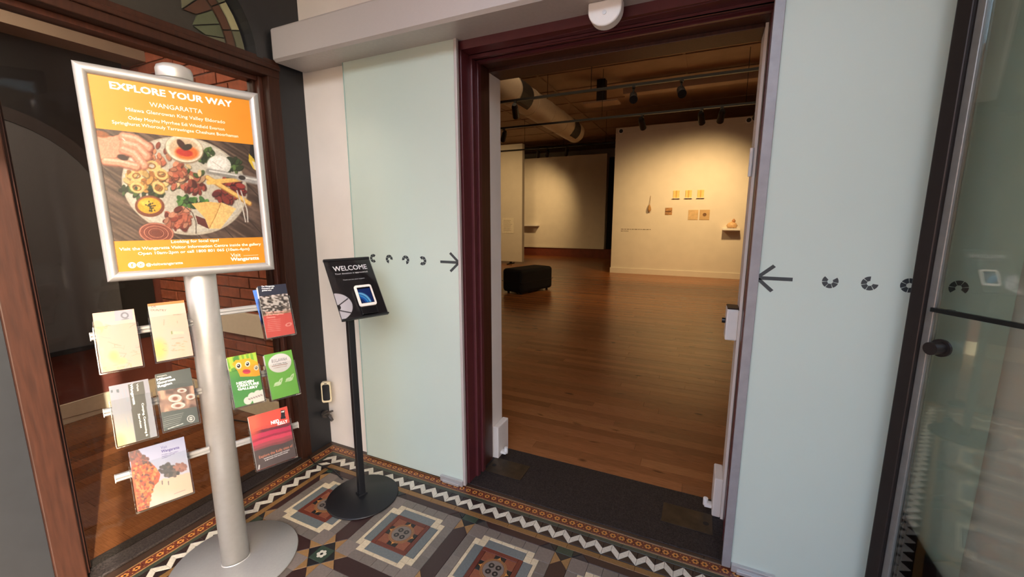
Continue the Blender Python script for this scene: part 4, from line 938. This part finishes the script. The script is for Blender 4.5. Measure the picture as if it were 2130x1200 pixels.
def p_cem(cv, lt, w_, h):
    cv.rect(0, .80, 1, 1, (44, 48, 66)); cv.rect(0, 0, 1, .42, (226, 92, 84))
    ph = ((cv.v > .42) & (cv.v <= .80)).astype(float); cv.fill(ph*1., (118, 106, 98))
    n = cv.noise(26, 3, (1, 1.8), .1); cv.fill(ph*np.clip((n-.45)*5, 0, 1), (222, 210, 204)); cv.fill(ph*np.clip((.36-n)*6, 0, 1), (52, 46, 46)); cv.fill(ph*np.clip((.5-cv.v)*14, 0, 1)*.8, (186, 136, 104))
    for k in range(7): y = 560+k*22; cv.line([(715, y+4), (880, y-14)], 4, (250, 170, 160), .8)
    cv.ring(985, 610, 34, 16, .4, (250, 170, 160), -.3)
    for body, a, b in (('The Wangaratta', (640, 168), (808, 162)), ('Cemetery self', (645, 192), (795, 186)), ('guided tour', (648, 216), (772, 210))): lettering(cv, lt[0], body, a, b, 15, w_, h, .03)
    for body, a, b in (('Explore the stories', (690, 478), (920, 462)), ('of the Wangaratta', (697, 508), (920, 490)), ('Cemetery', (703, 538), (815, 528))): lettering(cv, lt[1], body, a, b, 17, w_, h, .01)
    return [(240, 238, 240), (250, 176, 166)]
leaflets('cemetery_brochure_stack', 'stack of navy and red photo leaflets in the top right pocket', .235, 1.118, .108, .22, [(533, 598), (597, 592), (617, 695), (553, 706)], (430, 570), 5.713, (120, 110, 104), p_cem, .03)
bb_ = Vector((.235, -.085-math.sin(LEAN)*.11, 1.118-math.cos(LEAN)*.11)); t = thing('blue_leaflet', 'bright blue leaflet sticking out behind the navy and red leaflets', 'leaflet', SM @ (bb_+Vector((-.004, math.cos(LEAN)*.0275+.0, -math.sin(LEAN)*.0275+.002))), (-LEAN, 0, SPSI)); obj('sheet', MB().prism([(-.050, .0), (.036, 0), (.030, .214), (-.064, .208)][::-1], 0, .0012, 'y'), mat('blue_paper', (64, 112, 196), .5, noise=.15, scale=60), t)
def p_hidden(cv, lt, w_, h):
    cv.fill(np.clip(cv.v*2-1.1, 0, .9)*1., (150, 196, 52)); n = cv.noise(50, 8, (2.4, .5), -.3); cv.fill((n > .56)*(cv.v > .72)*.8, (196, 220, 70)); cv.fill((n < .3)*(cv.v > .7)*.7, (58, 130, 54))
    cv.poly([(170, 160), (205, 128), (330, 112), (430, 150), (448, 205), (452, 250), (400, 262), (250, 266), (225, 215)], (250, 178, 30)); cv.ell(400, 210, 50, 52, (248, 170, 28), 0, .1)
    for x, y, r_, c in ((233, 174, 27, (24, 22, 24)), (317, 158, 24, (24, 22, 24)), (400, 190, 22, (120, 116, 112))): cv.ell(x, y, r_, r_, (244, 236, 214), 0, .1); cv.ell(x, y, r_*.6, r_*.6, c, 0, .12); cv.ell(x-4, y-5, r_*.2, r_*.2, (255, 255, 255), 0, .3)
    cv.ell(310, 222, 38, 20, (222, 60, 92), 0, .15); cv.line([(276, 218), (344, 218)], 4, (150, 30, 60))
    for x, y, r_ in ((330, 490, 42), (375, 450, 45), (430, 425, 42), (480, 415, 40), (440, 480, 60), (500, 460, 50)): cv.ell(x, y, r_, r_*.9, (236, 234, 226), 0, .06)
    for k in range(6): cv.ell(345+k*24, 474-k*8, 14, 7, (176, 150, 150), .3, .4)
    for body, a, b in (('HIDDEN', (215, 338), (382, 312)), ('CREATURE', (220, 364), (432, 332)), ('GALLERY', (228, 392), (424, 364))): lettering(cv, lt[0], body, a, b, 22, w_, h, .05)
    return [(244, 246, 236), (0, 0, 0)]
leaflets('creature_brochure_stack', 'stack of green leaflets with an orange creature drawing on the cover', .098, .848, .104, .205, [(468, 745), (531, 735), (557, 833), (487, 852)], (440, 720), 4.286, (72, 152, 70), p_hidden, .022)
def p_bull(cv, lt, w_, h):
    cv.fill(cv.noise(120, 4)*.25, (132, 196, 84)); cv.ell(602, 160, 108, 84, (232, 226, 222), -.12, .03)
    cv.line([(530, 190), (672, 170)], 4, (170, 120, 110)); cv.line([(545, 206), (668, 188)], 3, (170, 120, 110), .7)
    for x, y, f in ((590, 335, 1), (695, 300, 1)):
        cv.ell(x, y+8, 34, 17, (214, 232, 190), -.2, .15); cv.line([(x+8, y-4), (x+22, y-28), (x+38, y-38), (x+34, y-14), (x+26, y+2)], 7, (214, 232, 190)); cv.ell(x-18, y+20, 24, 6, (196, 222, 170), -.4, .3)
    lettering(cv, lt[0], 'BULLAWAH', (527, 158), (667, 138), 30, w_, h, .0); lettering(cv, lt[0], 'CULTURAL TRAIL', (540, 182), (668, 164), 15, w_, h)
    return [(66, 66, 70), (0, 0, 0)]
leaflets('swan_brochure_stack', 'stack of light green leaflets with a white oval and two white swans', .232, .834, .108, .194, [(545, 740), (605, 730), (625, 820), (567, 832)], (440, 720), 4.286, (112, 182, 72), p_bull, .03)
def p_ned(cv, lt, w_, h):
    cv.fill(np.clip((.80-cv.v)*1.2, 0, .5), (206, 60, 78))
    n = (cv.noise(130, 6, (1, 1))-.5)*.06
    for v0, v1, c in ((.62, .68, (124, 40, 60)), (.54, .62, (214, 46, 92)), (.50, .54, (170, 40, 74)), (.44, .50, (226, 66, 98)), (.39, .44, (180, 74, 88)), (.35, .39, (150, 72, 78)), (0, .35, (86, 72, 72))): cv.fill(((cv.v+n > v0) & (cv.v+n <= v1)).astype(float), c)
    cv.ell(340, 690, 70, 120, (244, 110, 84), 0, 1.)
    cv.poly([(612, 592), (652, 586), (656, 632), (664, 660), (612, 664), (618, 634)], (34, 30, 38)); cv.poly([(618, 598), (648, 594), (649, 604), (619, 609)], (230, 226, 224))
    cv.line([(400, 1090), (404, 1060)], 10, (230, 226, 224))
    lettering(cv, lt[0], 'NED', (525, 704), (600, 688), 28, w_, h, .04); lettering(cv, lt[0], 'KELLY', (588, 714), (682, 692), 24, w_, h, .04)
    lettering(cv, lt[1], 'Explore the Kelly sites of', (406, 998), (740, 912), 26, w_, h)
    lettering(cv, lt[0], 'GLENROWAN, NORTH EAST VICTORIA', (450, 1008), (708, 942), 10, w_, h); lettering(cv, lt[0], '& BEYOND THE WHITE PAGES', (462, 1024), (692, 962), 10, w_, h)
    return [(240, 236, 236), (206, 120, 84)]
leaflets('red_sunset_brochure_stack', 'large leaflets with a red banded landscape cover in the lowest right pocket', .172, .562, .152, .226, [(512, 868), (597, 850), (622, 955), (530, 978)], (440, 720), 4.286, (232, 88, 74), p_ned, .018, 110, 150)
def p_autumn(cv, lt, w_, h):
    cv.fill(np.clip(1.25-cv.v, 0, 1)*.7, (232, 222, 226)); n = cv.noise(40, 3)
    g = (cv.Y > 905-(cv.X-480)*.32+20*(n-.5)).astype(float); cv.fill(g, (228, 196, 172)); cv.fill(g*np.clip((cv.Y-960)/120, 0, .8), (236, 212, 206))
    r = np.random.default_rng(8)
    for k in range(70): a, q = r.uniform(0, 6.28), math.sqrt(r.random()); cv.ell(580+90*q*math.cos(a), 815+52*q*math.sin(a), 16, 12, [(72, 66, 74), (54, 52, 58), (100, 84, 82)][k % 3], 0, .4)
    for k in range(40): a, q = r.uniform(0, 6.28), math.sqrt(r.random()); cv.ell(660+55*q*math.cos(a), 785+32*q*math.sin(a), 13, 10, [(150, 96, 88), (176, 116, 100)][k % 2], 0, .4)
    cv.poly([(258, 660), (300, 655), (370, 740), (450, 790), (495, 850), (480, 910), (430, 960), (410, 1040), (390, 1150), (290, 1160)], (206, 84, 46)); cv.poly([(255, 655), (300, 655), (372, 745), (330, 790), (256, 770)], (110, 54, 50))
    for k in range(420):
        y = r.uniform(670, 1150); wd = np.interp(y, [660, 740, 860, 1000, 1150], [30, 130, 210, 130, 90]); x0 = np.interp(y, [660, 1150], [262, 298]); x = x0+r.uniform(0, 1)**.8*wd
        c = [(226, 92, 40), (240, 122, 56), (196, 70, 44), (248, 146, 82), (120, 58, 52)][r.integers(5)] if y > 780 else [(112, 50, 50), (150, 66, 54), (84, 46, 50)][r.integers(3)]
        cv.ell(x, y, r.uniform(8, 19), r.uniform(6, 14), c, r.uniform(0, 3), .5)
    for x in (508, 560): cv.line([(x, 905), (x+2, 930)], 6, (110, 96, 104))
    cv.line([(610, 1005), (705, 968)], 4, (176, 150, 150))
    lettering(cv, lt[0], 'Visit', (500, 660), (550, 645), 22, w_, h); lettering(cv, lt[0], 'Wangaratta', (504, 686), (650, 640), 20, w_, h, .03)
    for k in range(3): cv.line([(508, 702+k*14), (640-k*30, 664+k*18)], 3, (110, 104, 150), .8)
    return [(62, 56, 110), (0, 0, 0)]
leaflets('autumn_brochure_stack', 'large leaflets with a photo of orange autumn trees, in the lowest left pocket', -.200, .564, .160, .214, [(267, 948), (383, 906), (407, 1022), (281, 1070)], (200, 760), 3.75, (150, 162, 206), p_autumn, .010, 120, 150, gain=.50)
def p_milawa(cv, lt, w_, h):
    ph = ((cv.Y > 208-(cv.X-470)*.165) & (cv.Y < 372-(cv.X-500)*.17)).astype(float); cv.fill(ph, (150, 112, 96)); n = cv.noise(36, 5); cv.fill(ph*np.clip((n-.5)*4, 0, 1), (206, 158, 132)); cv.fill(ph*np.clip((.4-n)*5, 0, 1), (92, 62, 54))
    for x, y, rx, ry in ((612, 260, 58, 30), (640, 315, 62, 24), (668, 200, 40, 16), (745, 245, 40, 22)): cv.ell(x, y, rx, ry, (226, 214, 206), -.1, .08, ph); cv.ell(x, y+2, rx*.75, ry*.7, (196, 182, 172), -.1, .2, ph); cv.ell(x, y+2, rx*.4, ry*.45, (140, 78, 60), -.1, .5, ph)
    for k in range(6): y = 412+k*16; cv.line([(520, y), (690-k*6, y-40)], 3, (150, 152, 146), .8)
    cv.line([(560, 503), (690, 458)], 4, (214, 214, 208)); cv.ell(757, 418, 34, 28, (228, 226, 220), 0, .08); cv.ring(757, 418, 22, 18, .3, (70, 76, 74)); cv.line([(740, 418), (776, 416)], 4, (90, 92, 90))
    for body, a, b in (('Milawa', (455, 134), (575, 104)), ('Gourmet', (460, 158), (608, 122)), ('Region', (465, 182), (582, 152))): lettering(cv, lt[0], body, a, b, 18, w_, h, .035)
    lettering(cv, lt[0], 'WANGARATTA', (452, 106), (536, 90), 7, w_, h)
    return [(238, 236, 228), (0, 0, 0)]
leaflets('gourmet_brochure_stack', 'stack of dark green leaflets with a photo of plated food beside the pole', -.125, .834, .104, .210, [(316, 783), (394, 768), (422, 878), (340, 900)], (200, 760), 3.75, (66, 76, 74), p_milawa, .018)
def p_camp(cv, lt, w_, h):
    cv.poly([(245, 160), (370, 130), (440, 560), (318, 600)], (66, 66, 58)); cv.fill(np.clip(.55-cv.v, 0, .5)*1.5*(cv.u < .45), (250, 226, 180)); cv.ell(170, 610, 50, 60, (255, 226, 140), 0, 1.)  # pale fill and soft yellow ellipse: sun glow painted into the cover's lower left
    cv.poly([(150, 200), (172, 196), (176, 218), (155, 222)], (84, 100, 108)); cv.poly([(104, 206), (122, 203), (125, 222), (108, 225)], (84, 100, 108)); cv.line([(116, 408), (215, 384)], 3, (170, 168, 168))
    for x in (190, 172, 128): cv.line([(x, 240), (x+20, 350)], 4, (160, 162, 170), .8)
    vert = lambda L, body, a, b, hp, bo=0.: vtext(cv, L, body, a, b, hp, w_, h, bo)
    vert(lt[0], 'Visit', (312, 152), (322, 205), 16); vert(lt[0], 'Wangaratta', (262, 158), (290, 306), 22, .03)
    vert(lt[0], 'Camping, Caravanning &', (358, 292), (402, 552), 18, .02); vert(lt[0], 'Services', (328, 375), (352, 486), 18, .02)
    vert(lt[1], 'CARAVAN', (216, 186), (238, 285), 16); vert(lt[1], 'PARKS', (188, 192), (204, 262), 16); vert(lt[1], 'FREE', (258, 402), (272, 452), 13); vert(lt[1], 'CAMPING', (218, 404), (240, 482), 13)
    return [(240, 236, 224), (104, 122, 136)]
def vtext(cv, mb, body, a, b, hp, w_, h, bold):
    ua, ub, ut = cv.uv(a), cv.uv(b), cv.uv((a[0]+hp, a[1])); pa = np.array([(ua[0]-.5)*w_, ua[1]*h]); pb = np.array([(ub[0]-.5)*w_, ub[1]*h]); d = pb-pa
    text(mb, body, pa[0], pa[1], float(np.hypot(*d)), abs(ut[0]-ua[0])*w_, -.0010, bold=bold, rot=math.atan2(d[1], d[0]))
leaflets('camping_brochure_stack', 'stack of grey and black leaflets with sideways lettering in the middle left pocket', -.249, .824, .104, .210, [(224, 808), (308, 790), (333, 905), (241, 935)], (200, 760), 3.75, (162, 162, 176), p_camp, .022, gain=.52)
